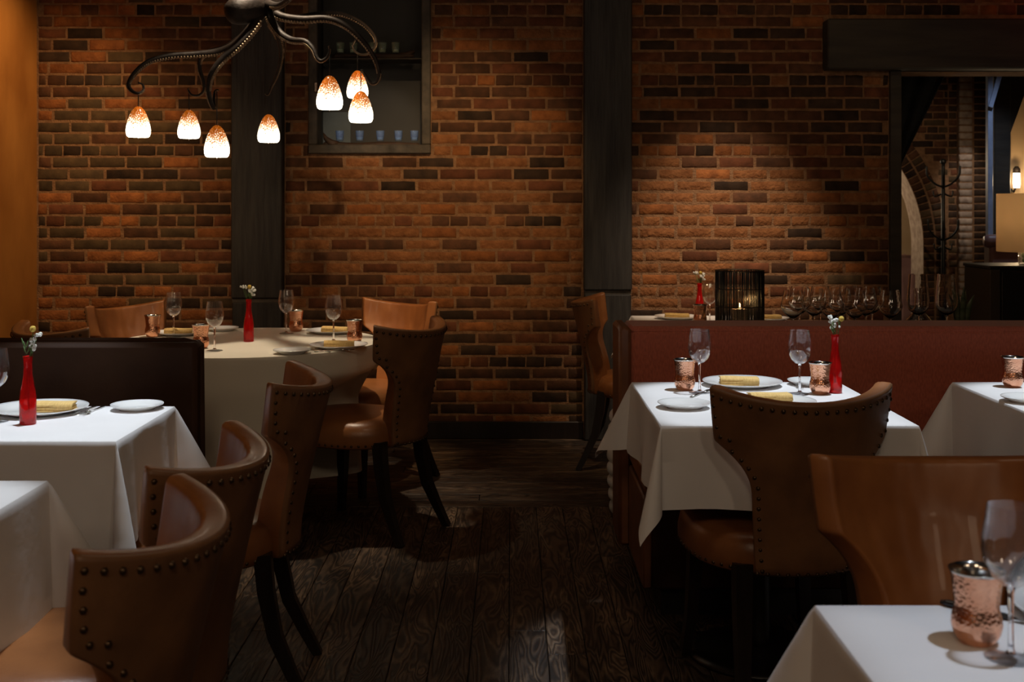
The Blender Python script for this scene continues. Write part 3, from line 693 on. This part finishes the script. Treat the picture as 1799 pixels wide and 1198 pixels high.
def napkin(px, py, label, rz=0, z=TOP+.0062, sc=1):
    p = on(px, py, z); return inst('napkin', napkin_parts, 'napkin', label, 'napkin', p, rz, 'folded mustard napkins', sc)
def fork(px, py, rz, label): return inst('fork', fork_parts, 'fork', label, 'fork', on(px, py), rz, 'forks', .82)
def sprig(kind):
    """flowers standing in a bottle: stems, white clusters, one yellow ball (local origin at bottle base)"""
    def mk():
        rnd = random.Random(kind); rows = []
        leanx = (.022, .0, .006)[kind % 3]; heads = {0: [(.010,.212,3),(.016,.226,3),(.024,.238,3),(.010,.205,2)], 1: [(-.026,.240,3),(-.017,.236,3),(.018,.232,3),(.020,.218,3),(.007,.222,3),(.022,.206,2)], 2: [(-.012,.235,3),(-.002,.228,3),(-.014,.222,3),(.004,.214,3),(-.008,.210,3)]}[kind]
        yel = {0: (.015,.258), 1: (.004,.238), 2: (.019,.234)}[kind]
        for x, z, n in heads:
            y = rnd.uniform(-.010,.010); st = MB().tube([(rnd.uniform(-.004,.004),0,.03),(x*.15,0,.14),(x*.4,y*.5,.188),(x,y,z)], [.0012,.0012,.0011,.0008], 5).mesh('flower_stem', GREEN)
            bl = MB()
            for k in range(7): bl.ball((x+rnd.uniform(-.007,.007), y+rnd.uniform(-.007,.007), z+rnd.uniform(-.005,.006)), rnd.uniform(.0035,.0058), 7, 4)
            rows.append(('flower_stem', st, [('white_bloom', bl.mesh('white_bloom', WHITEF))]))
        st = MB().tube([(0,.002,.03),(.001,0,.15),(yel[0]*.6,0,.2),(yel[0],0,yel[1])], .0012, 5).mesh('flower_stem', GREEN)
        rows.append(('flower_stem', st, [('yellow_bloom', MB().ball((yel[0],-.004,yel[1]), .0088, 12, 8).mesh('yellow_bloom', YELF))]))
        lf = MB()
        for k in range(8):
            x0 = rnd.uniform(-.01,.016); z0 = rnd.uniform(.186,.212); s_ = rnd.choice((-1,1)); y0 = rnd.uniform(-.008,.008)
            lf.tube([(x0,y0,z0),(x0+s_*.005,y0,z0+.010),(x0+s_*.008,y0,z0+.022)], [.0008,.0022,.0005], 5)
        rows.append(('leaves', lf.mesh('leaves', GREEN), [], 'stuff'))
        return rows
    return mk
def vase(px, py, kind, where):
    p = on(px, py); inst('vase', vase_parts, 'bud_vase', f'red glass bottle vase {where}', 'vase', p, 0, 'red bottle vases')
    inst('sprig%d' % kind, sprig(kind), 'flower_sprig', f'white and yellow flowers in the red vase {where}', 'flowers', p, 0, 'flower sprigs')
# table by the brown booth
vase(49, 745, 0, 'in front of the dark brown booth')
wine(-8, 741, 'wine glass cut by the left edge, before the brown booth')
plate(68, 724, 'white dinner plate behind the red vase before the brown booth', .137)
napkin(92, 722, 'folded mustard napkin beside the red vase before the brown booth', .1)
fork(168, 714.5, PI-.1, 'fork right of the napkin before the brown booth')
fork(183, 714.5, PI-.06, 'second fork right of the napkin before the brown booth')
plate(241, 719, 'small white plate at the table corner before the brown booth', .075)
# table by the rust banquette
cup(1203, 685, 'copper cup left of the wine glass at the corner of the banquette table')
wine(1229, 690, 'left wine glass on the banquette table beside a copper cup')
plate(1304, 677, 'dinner plate with napkin between two glasses at the banquette')
napkin(1298, 676, 'mustard napkin on the plate between two glasses at the banquette', -.05)
fork(1388, 671.5, PI, 'fork right of the napkin plate at the banquette')
plate(1424, 676, 'small plate behind the right wine glass at the banquette', .075)
wine(1405, 692, 'right wine glass on the banquette table beside the red vase')
cup(1441, 692, 'copper cup next to the red vase at the banquette')
vase(1467, 690, 2, 'in front of the rust banquette')
plate(1202, 716, 'small plate near the front edge of the banquette table', .078)
plate(1365, 712, 'dinner plate hidden behind the worn brown chair back', .115)
napkin(1352, 706, 'mustard napkin just showing above the worn brown chair back', .1)
kn = inst('tknife', tknife_parts, 'table_knife', 'table knife beside the left copper cup at the banquette', 'knife', on(1214, 699), -.5)
# table at right edge
cup(1779, 680, 'copper cup on the table at right edge'); plate(1806, 706, 'small plate at right edge of the picture', .078)
# near right table
cup(1716, 1128, 'large hammered copper cup nearest the camera'); wine(1776, 1156, 'large wine glass at lower right nearest the camera')
kp = on(1653, 1063); inst('knife', knife_parts, 'steak_knife', 'black handled steak knife behind the nearest copper cup', 'knife', kp, math.atan2(-.175, -.155)+0, None)
plate(1945, 1085, 'dinner plate past the nearest wine glass at right edge'); napkin(1925, 1080, 'mustard napkin at right edge behind the nearest glass', .3)
# round table
vase(437, 600, 1, 'in the middle of the round table')
wine(305, 592, 'back left wine glass on the round table'); wine(377, 616, 'front left wine glass on the round table')
wine(503, 586, 'back wine glass on the round table right of the red vase'); wine(586, 600, 'right wine glass on the round table')
cup(268, 592, 'copper cup at the left of the round table'); cup(353, 612, 'copper cup on the round table half behind the booth corner')
cup(520, 582, 'copper cup at the back of the round table'); cup(623, 602, 'copper cup on the round table beside the aisle chair')
plate(318, 588, 'plate with napkin at the left of the round table', .12); napkin(314, 587, 'mustard napkin at the left of the round table', .15)
plate(584, 585, 'plate with napkin at the back of the round table', .12); napkin(590, 584, 'mustard napkin at the back of the round table', -.15)
plate(595, 611, 'plate with napkin at the front right of the round table', .12); napkin(596, 610, 'mustard napkin at the front right of the round table', .12)
plate(513, 621, 'small plate at the front of the round table', .075); plate(391, 581, 'small plate at the back of the round table', .075)
fork(552, 619, -1.2, 'fork between the two front plates on the round table'); inst('tknife', tknife_parts, 'table_knife', 'table knife in front of the front right plate on the round table', 'knife', on(580, 619), 1.0)
# lantern table
plate(1190, 560, 'plate with napkin left of the black lantern', .12); napkin(1189, 559.5, 'mustard napkin left of the black lantern', 0)
plate(1352, 563, 'plate right of the black lantern', .10); napkin(1350, 562, 'mustard napkin right of the black lantern', .4)
cup(1230, 570, 'copper cup in front of the red vase by the black lantern'); wine(1247, 567, 'wine glass left of the black lantern'); vase(1229, 559, 1, 'beside the black lantern')
# lantern with candle
lp = Vector((at(1299.5,0,5.92).x, 5.92, TOP)); t = thing('wire_lantern', 'black wire cylinder lantern around a lit candle', 'lantern', lp); lr = .119; lh = .272
for k in range(4):
    z = .004+(lh-.008)*k/3; pts = [(lr*(1-.04*(k in (0,)))*math.cos(2*PI*i/40), lr*math.sin(2*PI*i/40), z) for i in range(41)]
    obj('ring', MB().tube(pts, .0026, 6, False).mesh('ring', BLACKW), t)
m = MB(); rnd = random.Random(4)
for k in range(250):
    a = 2*PI*k/250+rnd.uniform(-.014,.014); a2 = a+rnd.uniform(-.03,.03)
    m.tube([(lr*math.cos(a), lr*math.sin(a), .003), (lr*1.005*math.cos((a+a2)/2), lr*1.005*math.sin((a+a2)/2), lh*.5), (lr*math.cos(a2), lr*math.sin(a2), lh-.003)], .0015, 4)
o = obj('wires', m.mesh('wires', BLACKW), t); o['kind'] = 'stuff'
t = thing('pillar_candle', 'short ivory pillar candle burning inside the black lantern', 'candle', lp)
obj('wax', MB().lathe([(0,.001),(.041,.001),(.042,.004),(.042,.078),(.039,.082),(.033,.077),(0,.074)], 28).mesh('wax', WAX), t)
obj('wick', MB().tube([(0,0,.073),(0,0,.088)], .001, 5).mesh('wick', BLACKW), t)
obj('flame', MB().lathe([(0,.083),(.0032,.087),(.0045,.093),(.0030,.102),(0,.112)], 10).mesh('flame', FLAME), t)
pl = pointl(lp+Vector((0,0,.125)), 1.3, (1,.55,.2), .008)
# ------------------------------------------------------------------ console with glasses behind the banquette
t = thing('console_table', 'dark console table behind the rust banquette, holding glasses', 'console', (1.62,5.28,0))
CT = .765
obj('top', MB().rbox(-.44,.62,-.2,.2,CT-.035,CT,.004).mesh('top', DKWOOD, False), t)
for x in (-.40,.58):
    for y in (-.16,.16): obj('leg', MB().rbox(x-.02,x+.02,y-.02,y+.02,0,CT-.035,.003).mesh('leg', DKWOOD, False), t)
def burgundy():
    bowl = MB().lathe([(0,.097),(.004,.098),(.016,.104),(.034,.120),(.047,.138),(.0515,.150),(.0505,.162),(.044,.190),(.0372,.222),(.0362,.2222),(.043,.190),(.0494,.162),(.0503,.150),(.0458,.139),(.033,.122),(.014,.107),(0,.104)], 32).mesh('bowl', CRYST, 'auto')
    stem = MB().lathe([(0,.006),(.0065,.006),(.004,.014),(.0036,.05),(.004,.09),(.0075,.101),(0,.102)], 12).mesh('stem', STEMG)
    foot = MB().lathe([(0,0),(.036,0),(.036,.0015),(.012,.005),(0,.007)], 28).mesh('foot', GLASS); return [('bowl', bowl), ('stem', stem), ('foot', foot)]
def bordeaux():
    bowl = MB().lathe([(0,.109),(.005,.110),(.020,.116),(.038,.132),(.0455,.150),(.0480,.172),(.0465,.200),(.042,.245),(.0385,.288),(.0375,.2882),(.041,.245),(.0454,.200),(.0468,.172),(.0445,.151),(.037,.134),(.018,.119),(0,.115)], 32).mesh('bowl', CRYST, 'auto')
    stem = MB().lathe([(0,.006),(.007,.006),(.0048,.016),(.0042,.06),(.005,.10),(.009,.113),(0,.114)], 12).mesh('stem', STEMG)
    foot = MB().lathe([(0,0),(.04,0),(.04,.0015),(.013,.005),(0,.007)], 28).mesh('foot', GLASS); return [('bowl', bowl), ('stem', stem), ('foot', foot)]
gx = [(1393,5.14,'first'),(1405,5.36,'second'),(1430,5.25,'third'),(1441,5.40,'fourth'),(1461,5.13,'fifth'),(1476,5.28,'sixth'),(1490,5.42,'seventh'),(1502,5.13,'eighth'),(1521,5.27,'ninth'),(1532,5.38,'tenth'),(1564,5.15,'eleventh')]
for px, d, wd in gx:
    inst('burg', burgundy, 'burgundy_glass', f'{wd} from left of the clustered round-bowled glasses behind the banquette', 'wine glass', (at(px,0,d).x, d, CT), group='round-bowled glasses on the console')
inst('bord', bordeaux, 'large_wine_glass', 'tall wine glass behind the banquette, nearer the round-bowled glasses', 'wine glass', (at(1613,0,5.18).x, 5.18, CT), group='tall glasses on the console')
inst('bord', bordeaux, 'large_wine_glass', 'tall wine glass behind the banquette, farthest right', 'wine glass', (at(1663,0,5.18).x, 5.18, CT), group='tall glasses on the console')
p = (at(1616,0,5.33).x, 5.345, CT)
t = thing('decanter', 'wide based clear decanter between the two tall glasses behind the banquette', 'decanter', p)
obj('body', MB().lathe([(0,0),(.10,0),(.113,.012),(.112,.022),(.095,.040),(.055,.075),(.028,.105),(.018,.135),(.0165,.185),(.024,.215),(.0225,.215),(.015,.185),(.0165,.135),(.026,.105),(.053,.073),(.093,.038),(.109,.021),(.108,.014),(0,.004)], 36).mesh('body', CRYST, 'auto'), t)
p = Vector((at(1690,0,5.3).x, 5.3, CT)); t = thing('snake_plant', 'small striped leafy plant behind the right tall glass', 'plant', p)
obj('pot', MB().lathe([(0,0),(.04,0),(.052,.012),(.055,.06),(.05,.06),(.045,.05),(0,.05)], 20).mesh('pot', CARC), t)
for k in range(7):
    a = k*.9; c, s_ = math.cos(a), math.sin(a); hh = .14+.02*(k % 3)
    obj('leaf', MB().tube([(.015*c,.015*s_,.045),(.022*c,.022*s_,.09),(.035*c,.035*s_,.05+hh*.7),(.055*c,.055*s_,.05+hh)], [.010,.015,.012,.001], 6, flat=.25).mesh('leaf', LEAF), t)
# ribbed vase on the floor beside the banquette end
prof = [(0,0),(.10,0)]
for k in range(8):
    z = .01+k*.056; rr = .130+.014*math.sin(PI*(k+.7)/8.4)
    prof += [(rr-.010, z), (rr, z+.014), (rr+.003, z+.028), (rr, z+.042), (rr-.010, z+.055)]
prof += [(.10,.462),(.08,.47),(.075,.46),(0,.45)]
tag(obj('ribbed_floor_vase', MB().lathe(prof, 36).mesh('ribbed_floor_vase', WHITEC), None, (.560,5.22,0)), 'white ribbed vase on the floor behind the end of the rust banquette', 'vase')
# ------------------------------------------------------------------ octopus chandelier
OC = at(466, 8, 5.25)
oc = thing('octopus_chandelier', 'dark bronze octopus chandelier holding seven glowing glass shades in its arms', 'chandelier', OC)
def loc(p): return Vector(p)-OC
def spline(pts, n=7):
    pts = [Vector(p) for p in pts]; out = []
    for i in range(len(pts)-1):
        p0, p1, p2, p3 = pts[max(i-1,0)], pts[i], pts[i+1], pts[min(i+2,len(pts)-1)]
        for k in range(n):
            t_ = k/n; out.append(.5*((2*p1)+(p2-p0)*t_+(2*p0-5*p1+4*p2-p3)*t_*t_+(3*p1-p0-3*p2+p3)*t_**3))
    return out+[pts[-1]]
def head():
    m = MB(); a = loc(at(400,26,5.1)); b_ = loc(at(470,14,5.25))
    n = 12; pts = []; rad = []
    for i in range(n+1):
        u = i/n; p = a.lerp(b_, u); p.z += .012*math.sin(PI*u); pts.append(p); rad.append(max(.004, .066*math.sin(PI*(.03+.72*u**.62))**.55*(1-.42*max(0, u-.5))))
    m.tube(pts, rad, 20); m.ball(loc(at(468,6,5.25)), .058, 18, 12, 1.1, 1, .95)
    return m.mesh('head', IRON)
hd = obj('head', head(), oc)
for px, py in ((448,-6),(466,-10)): obj('eye', MB().ball(loc(at(px,py,5.19)), .012, 12, 8).mesh('eye', SUCK), hd)
obj('ceiling_stem', MB().tube([(0,0,.03),(0,0,2.99-OC.z)], .011, 10).mesh('ceiling_stem', IRON), oc)
obj('canopy', MB().lathe([(0,0),(.07,0),(.065,-.02),(.02,-.035),(0,-.036)], 24, (0,0,2.995-OC.z)).mesh('canopy', IRON), oc)
ARMS = [
 ([(464,14,5.25),(442,48,5.28),(415,76,5.35),(385,90,5.38),(345,95,5.36),(300,98,5.30),(262,108,5.25),(237,128,5.21),(226,147,5.2),(231,159,5.18),(243,164,5.17),(252,158,5.2),(251,149,5.22),(243,145,5.2)], .022, (243,162,5.19), (243,187), 241),
 ([(462,16,5.28),(430,60,5.4),(395,84,5.55),(366,92,5.62),(352,103,5.66),(351,122,5.67),(357,142,5.67),(358,158,5.67),(350,167,5.67),(338,167,5.66),(331,159,5.66),(331,155,5.66)], .019, (332,160,5.66), (332,193), 243),
 ([(463,16,5.22),(445,48,5.15),(418,80,5.1),(390,105,5.08),(372,130,5.07),(366,155,5.08),(370,178,5.1),(376,190,5.12),(376,172,5.15),(378,160,5.17),(384,158,5.17)], .023, (381,160,5.16), (381,220), 276),
 ([(468,16,5.3),(476,40,5.45),(488,62,5.58),(494,88,5.68),(492,112,5.74),(485,135,5.78),(477,152,5.8),(471,166,5.8),(466,164,5.8)], .020, (471,166,5.8), (472,201), 250),
 ([(470,14,5.22),(478,38,5.15),(492,58,5.1),(512,70,5.05),(536,73,5.0),(550,86,4.97),(557,102,4.95),(565,107,4.94),(575,100,4.94),(579,88,4.94),(578,80,4.94)], .021, (579,88,4.94), (579,133), 192),
 ([(472,10,5.3),(492,26,5.4),(520,31,5.5),(560,25,5.6),(600,25,5.7),(634,40,5.76),(656,62,5.8),(660,78,5.8),(652,91,5.8),(638,96,5.8),(625,91,5.8),(620,80,5.8),(624,70,5.8)], .018, (628,93,5.8), (628,124), 172),
 ([(472,12,5.25),(492,28,5.22),(530,34,5.2),(575,33,5.18),(608,46,5.17),(637,72,5.16),(658,102,5.15),(666,128,5.15),(662,144,5.15),(652,146,5.15),(643,133,5.14),(637,124,5.14),(633,125,5.14)], .021, (634,125,5.14), (634,160), 215),
 ([(470,6,5.2),(485,10,5.05),(500,4,4.9),(520,-14,4.75),(545,-32,4.65),(560,-28,4.6)], .020, None, None, None)]
def shade_parts(): return MB().lathe([(0,.136),(.008,.1355),(.017,.130),(.027,.118),(.037,.098),(.0455,.073),(.0515,.048),(.0535,.032),(.0525,.017),(.0485,.005),(.043,0),(.041,.003),(.0495,.022),(.050,.040),(.044,.068),(.035,.095),(.024,.117),(.012,.128),(0,.130)], 32).mesh('glass_shade', SHADEG)
SHM = shade_parts()
for pts, r0, hang, top, bot in ARMS:
    P = [loc(at(*p)) for p in pts]; S = spline(P, 8); n = len(S)
    rad = [max(.0035, r0*(1-.86*(i/(n-1))**.8)) for i in range(n)]
    arm = obj('arm', MB().tube(S, rad, 10).mesh('arm', IRON), oc)
    sk = MB()
    for i in range(6, n-2, 1):
        tdir = (S[i+1]-S[i-1]).normalized(); side = tdir.cross(Vector((0,1,0)))
        if side.length < .1: continue
        side.normalize()
        if side.z > 0: side = -side
        front = tdir.cross(side).normalized()
        for sg in (-1, 1):
            nrm = (side*.85+front*sg*.52).normalized(); sk.ball(S[i]+nrm*rad[i]*.95, max(.0022, rad[i]*.42), 6, 4)
    o = obj('suckers', sk.mesh('suckers', SUCK), arm); o['kind'] = 'stuff'
    if hang:
        d = hang[2]; a = loc(at(*hang)); b_ = loc(at(top[0], top[1], d))
        sh = obj('glass_shade', SHM, oc, b_-Vector((0,0,.134)))
        k = ((bot-top[1])/F*d)/.136; sh.scale = (k,k,k); sh.location = b_-Vector((0,0,.136*k))
        obj('cord', MB().tube([a-b_+Vector((0,0,.136*k)), (0,0,.136*k-.002)], .0022, 6).mesh('cord', BLACKW), sh).scale = (1/k,)*3
        obj('finial', MB().tube([(0,0,.002),(0,0,-.010)], .0022, 6).mesh('finial', STEEL), sh)
# ------------------------------------------------------------------ room beyond the doorway
D2 = 11.5
ac = at(1376,430,D2); AR = 246/F*D2
m = MB(); n = 28; xr = 6.2; xl = 2.0
pts = [(ac.x+AR, 0)]+[(ac.x+AR*math.cos(PI/2*i/n), ac.z+AR*math.sin(PI/2*i/n)) for i in range(n+1)]+[(ac.x, 3), (xr, 3), (xr, 0)]
pts2 = pts
m.add([(x,D2,z) for x,z in pts]+[(x,D2+.35,z) for x,z in pts], [])
L = len(pts)
for i in range(n+1): 
    pass
fs = [(i, (i+1) % L, L+(i+1) % L, L+i) for i in range(L)]
# face strips between the arch curve and the wall's right and top edges
b0 = len(m.v); q = []
for i in range(n+2):
    x, z = pts[i]; q.append((x, z))
strip = []
for x, z in q: strip += [(x, D2, z), (xr, D2, z)]
m.add(strip, [(2*i, 2*i+1, 2*i+3, 2*i+2) for i in range(n+1)])
x, z = q[-1]; m.add([(x,D2,z),(xr,D2,z),(xr,D2,3),(x,D2,3)], [(0,1,2,3)]); m.add([(xl-2,D2,ac.z+AR),(ac.x,D2,ac.z+AR),(ac.x,D2,3),(xl-2,D2,3)], [(0,1,2,3)])
m.mi = 1; m.add([(x_,D2,z_) for x_,z_ in q]+[(x_,D2+.35,z_) for x_,z_ in q], [(i,i+1,n+2+i+1,n+2+i) for i in range(n+1)])  # soffit: light from inside the arch painted as paler brick
wf = struct('wall_far', m.mesh('arch_wall', [MORTAR, BR['lit_pale']], False, False), label='brick wall with a round arch beyond the doorway')
vi = []
vm = {k: brick_mesh(.098, .058, 3, BR[k]) for k in ('dark','grey','brown')}
for ring in range(2):
    R_ = AR+.055+ring*.118; k = 0
    a = .02
    while a < 1.25:
        o = obj('brick', random.choice(list(vm.values())), wf, (ac.x+R_*math.cos(a), D2, ac.z+R_*math.sin(a))); o.rotation_euler = (0, -a, 0); a += .068/R_
for k in range(int(ac.z/.068)):
    for ring in range(2): obj('brick', random.choice(list(vm.values())), wf, (ac.x+AR+.055+ring*.118, D2, .04+.068*k))
def choose_f(x, z, h): return pick(dark=.6, grey=.5, brown=.6, red=.1)
fb = [b for b in courses(ac.x+AR+.24, 4.6, .7, 2.8, [], choose_f) if True]
fb += [b for b in courses(ac.x+.7, ac.x+AR+.24, .7, 2.8, [], choose_f) if math.hypot(b[0]-ac.x, b[1]-ac.z) > AR+.30 and b[1] > ac.z]
lay(wf, fb, D2)
struct('wall_beyond_arch', MB().box(0, 6.2, 13.6, 13.8, 0, 3).mesh('wall_beyond_arch', BEIGE, False))
tag(obj('bench_back', MB().rbox(2.5, at(1598,0,13.2).x, 13.0, 13.3, .0, at(0,447,13.2).z, .03).mesh('bench_back', PINKL, 'auto')), 'brown padded bench back glimpsed through the brick arch', 'bench')
# brick pier, the light on its corner painted as paler brick
px0, px1, px2 = at(1685,0,11.42).x, at(1709,0,11.42).x, at(1738,0,11.42).x
pier = struct('wall_pier', MB().box(px0+.006, px2, 11.42, 11.5, 0, 3).mesh('pier', MORTAR, False), label='brick pier with a brightly lit edge beyond the doorway')
pb = []
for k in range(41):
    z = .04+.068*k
    pb += [((px0+px1)/2, z, px1-px0, 'lit_pale'), ((px1+px2)/2+.004, z, px2-px1-.008, 'dark')]
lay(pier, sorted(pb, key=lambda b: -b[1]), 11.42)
# curtain
m = MB(); c0 = at(1578,122,7.35); c1 = at(1664,122,7.35); c2 = at(1578,296,7.35)
def cur(u, v):
    z = 2.995+(c2.z-2.995)*v; w_ = (c1.x-c0.x)*min(1.15, max(0, (z-c2.z)/(c0.z-c2.z)))+.004; return (c0.x-.05+(w_+.05)*u, 7.35+.018*math.sin(u*16), z)
m.grid(cur, 40, 16); me = bake(m.mesh('drape', BLACK), [('SOLIDIFY', dict(thickness=.006))])
tag(obj('curtain', me), 'black drape pulled aside in the doorway', 'curtain')
# coat rack
cr = Vector((at(1657,0,10.3).x, 10.3, 0)); t = thing('coat_rack', 'tall black metal coat rack before the brick arch', 'coat rack', cr); ht = at(0,284,10.3).z
obj('pole', MB().tube([(0,0,.03),(0,0,.8),(0,0,ht)], [.019,.017,.015], 10).mesh('pole', BLACKW), t); obj('finial', MB().ball((0,0,ht), .026, 12, 8).mesh('finial', BLACKW), t)
obj('base', MB().lathe([(0,0),(.2,0),(.2,.02),(.03,.05),(0,.05)], 24).mesh('base', BLACKW), t)
for zz, rr, nn in ((ht-.17, .155, 6), (at(0,412,10.3).z, .14, 6)):
    for k in range(nn):
        a = 2*PI*k/nn+.2; c, s_ = math.cos(a), math.sin(a)
        obj('hook', MB().tube(spline([(0,0,zz-.05),(rr*.5*c,rr*.5*s_,zz-.02),(rr*.95*c,rr*.95*s_,zz+.05),(rr*c,rr*s_,zz+.13)], 4), .0085, 6).mesh('hook', BLACKW), t)
        if k < 3: obj('hook', MB().tube(spline([(0,0,zz-.10),(rr*.5*c,rr*.5*s_,zz-.13),(rr*.6*c,rr*.6*s_,zz-.08)], 4), .0075, 6).mesh('hook', BLACKW), t)
# steel door frame, dark upright with knee brace, plaster wall, sconce
a = at(1736,0,8.5); b_ = at(1745,0,8.5)
t = thing('steel_door_frame', 'blue-lit steel door frame edge with a small diagonal brace', 'door frame', (a.x,8.5,0)); wd = b_.x-a.x
obj('upright', MB().rbox(0, wd, 0, .05, 0, 2.6, .004).mesh('upright', BLUEM, False), t)
q0 = at(1740,188,8.48); q1 = at(1757,130,8.48); obj('brace', MB().tube([q0-Vector((a.x,8.5,0)), q1-Vector((a.x,8.5,0))], .022, 4, flat=.4).mesh('brace', BLUEM, 'auto'), t)
a = at(1747,0,8.7); b_ = at(1776,0,8.7); t = thing('door_post', 'dark wooden upright with a knee brace beside the sconce', 'post', (a.x,8.7,0)); wd = b_.x-a.x
obj('upright', MB().rbox(0, wd, 0, .14, 0, 2.99, .006).mesh('upright', BEAM, False), t)
obj('knee_brace', MB().poly([(wd-.005, 1.85), (wd+.16, 2.3), (wd+.16, 2.6), (wd-.005, 2.6)], .02, .12).mesh('knee_brace', BEAM, False), t)
struct('wall_sconce_side', MB().box(at(1776,0,9.0).x, 6.2, 9.0, 9.2, 0, 3).mesh('wall_sconce_side', BEIGE, False), label='warm lit plaster wall at the right edge beyond the doorway')
sp_ = at(1786,318,8.9); t = thing('wall_sconce', 'lit glass wall sconce above the drum lamp', 'sconce', sp_)
obj('bulb_glass', MB().lathe([(0,-.05),(.022,-.05),(.026,-.02),(.024,.06),(0,.06)], 16).mesh('bulb_glass', emis('sconce_glow', (1,.80,.52), 12)), t)
obj('cap', MB().lathe([(0,.058),(.026,.058),(.026,.09),(.012,.11),(0,.11)], 16).mesh('cap', IRON), t)
obj('bracket', MB().tube([(0,.02,-.05),(0,.05,-.08),(0,.10,-.06)], .008, 6).mesh('bracket', IRON), t)
# armchair, cabinet, drum lamp
t = thing('armchair', 'mauve leather armchair with rolled top behind the drum lamp', 'armchair', (at(1762,0,8.0).x, 8.0, 0))
zt = at(0,412,8.0).z
obj('backrest', MB().rbox(-.085,.32,0,.12,.42,zt-.03,.02).mesh('backrest', PINKL, 'auto'), t)
obj('top_roll', MB().tube([(-.115,.02,zt-.045),(-.09,.02,zt-.045),(.34,.02,zt-.045)], [.035,.045,.045], 14).mesh('top_roll', PINKL), t)
obj('seat', MB().rbox(-.06,.4,-.4,.1,.28,.46,.04).mesh('seat', PINKL, 'auto'), t)
for x in (-.02,.34):
    for y in (-.34,.06): obj('leg', MB().rbox(x-.02,x+.02,y-.02,y+.02,0,.28,.004).mesh('leg', DKWOOD, False), t)
cb0 = at(1739,467,6.45); t = thing('side_cabinet', 'black lacquered cabinet under the drum lamp at right edge', 'cabinet', (cb0.x,6.45,0))
obj('body', MB().rbox(.055,.75,0,.36,.06,cb0.z-.018,.004).mesh('body', CARC, False), t); obj('side_panel', MB().rbox(0,.055,-.004,.364,.0,cb0.z-.018,.003).mesh('side_panel', CARCS, False), t)
obj('top', MB().rbox(-.006,.76,-.01,.37,cb0.z-.018,cb0.z,.003).mesh('top', CARC, False), t); obj('door', MB().rbox(.06,.40,-.014,0,.08,cb0.z-.03,.003).mesh('door', CARC, False), t)
lc = Vector((at(1816,0,6.6).x, 6.6, cb0.z)); t = thing('drum_lamp', 'table lamp with a tall cream drum shade on the black cabinet', 'lamp', lc)
z0 = at(0,442,6.6).z-lc.z; z1 = at(0,340,6.6).z-lc.z; rs = .193
m, n_, l_, b_ = newmat('lit_linen_shade'); n_.remove(b_)
df = n_.new('ShaderNodeBsdfDiffuse'); df.inputs[0].default_value = (.72,.60,.44,1); tl = n_.new('ShaderNodeBsdfTranslucent'); tl.inputs[0].default_value = (.80,.64,.44,1); mx = n_.new('ShaderNodeMixShader'); mx.inputs[0].default_value = .5
l_.new(df.outputs[0], mx.inputs[1]); l_.new(tl.outputs[0], mx.inputs[2]); l_.new(mx.outputs[0], n_['Material Output'].inputs[0])
obj('shade', MB().lathe([(rs,z0),(rs,z1),(rs-.003,z1),(rs-.003,z0),(rs,z0)], 40).mesh('shade', m, 'auto'), t)
obj('glass_base', MB().lathe([(0,0),(.075,0),(.08,.01),(.08,z0+.0),(.076,z0+.0),(.075,.012),(0,.01)], 24).mesh('glass_base', GLASS), t)
ms = MB(); rnd = random.Random(9)
for k in range(26): ms.ball((rnd.uniform(-.045,.045), rnd.uniform(-.045,.045), .02+rnd.uniform(0,.04)), rnd.uniform(.012,.022), 7, 5)
o = obj('moss', ms.mesh('moss', GREEN), t); o['kind'] = 'stuff'
obj('rod', MB().tube([(0,0,.05),(0,0,z1-.04)], .006, 8).mesh('rod', IRON), t); obj('bulb', MB().ball((0,0,(z0+z1)/2), .03, 12, 8).mesh('bulb', emis('lamp_glow', (1,.75,.45), 3)), t)
pointl(lc+Vector((0,0,(z0+z1)/2+.07)), 2.2, (1,.80,.56), .03)
pointl((sp_.x-.05, 8.72, sp_.z), 5, (1,.72,.40), .03)
pointl((ac.x+.25, 12.2, 1.75), 42, (1,.78,.52), .06)
spot((px0-.10, 10.3, 2.9), (px0+.06, 11.42, 1.5), 55, 22, (1,.90,.80), .8)
spot((3.0, 8.2, 2.8), (3.75, 11.5, 1.4), 60, 42, (1,.76,.52), .8)  # added spot to brighten the arch wall
spot((3.3, 7.6, 2.9), (3.45, 8.5, 1.3), 40, 50, (.65,.78,1), .8)
pointl((3.25, 6.55, 2.72), .9, (1,.12,.05), .03)
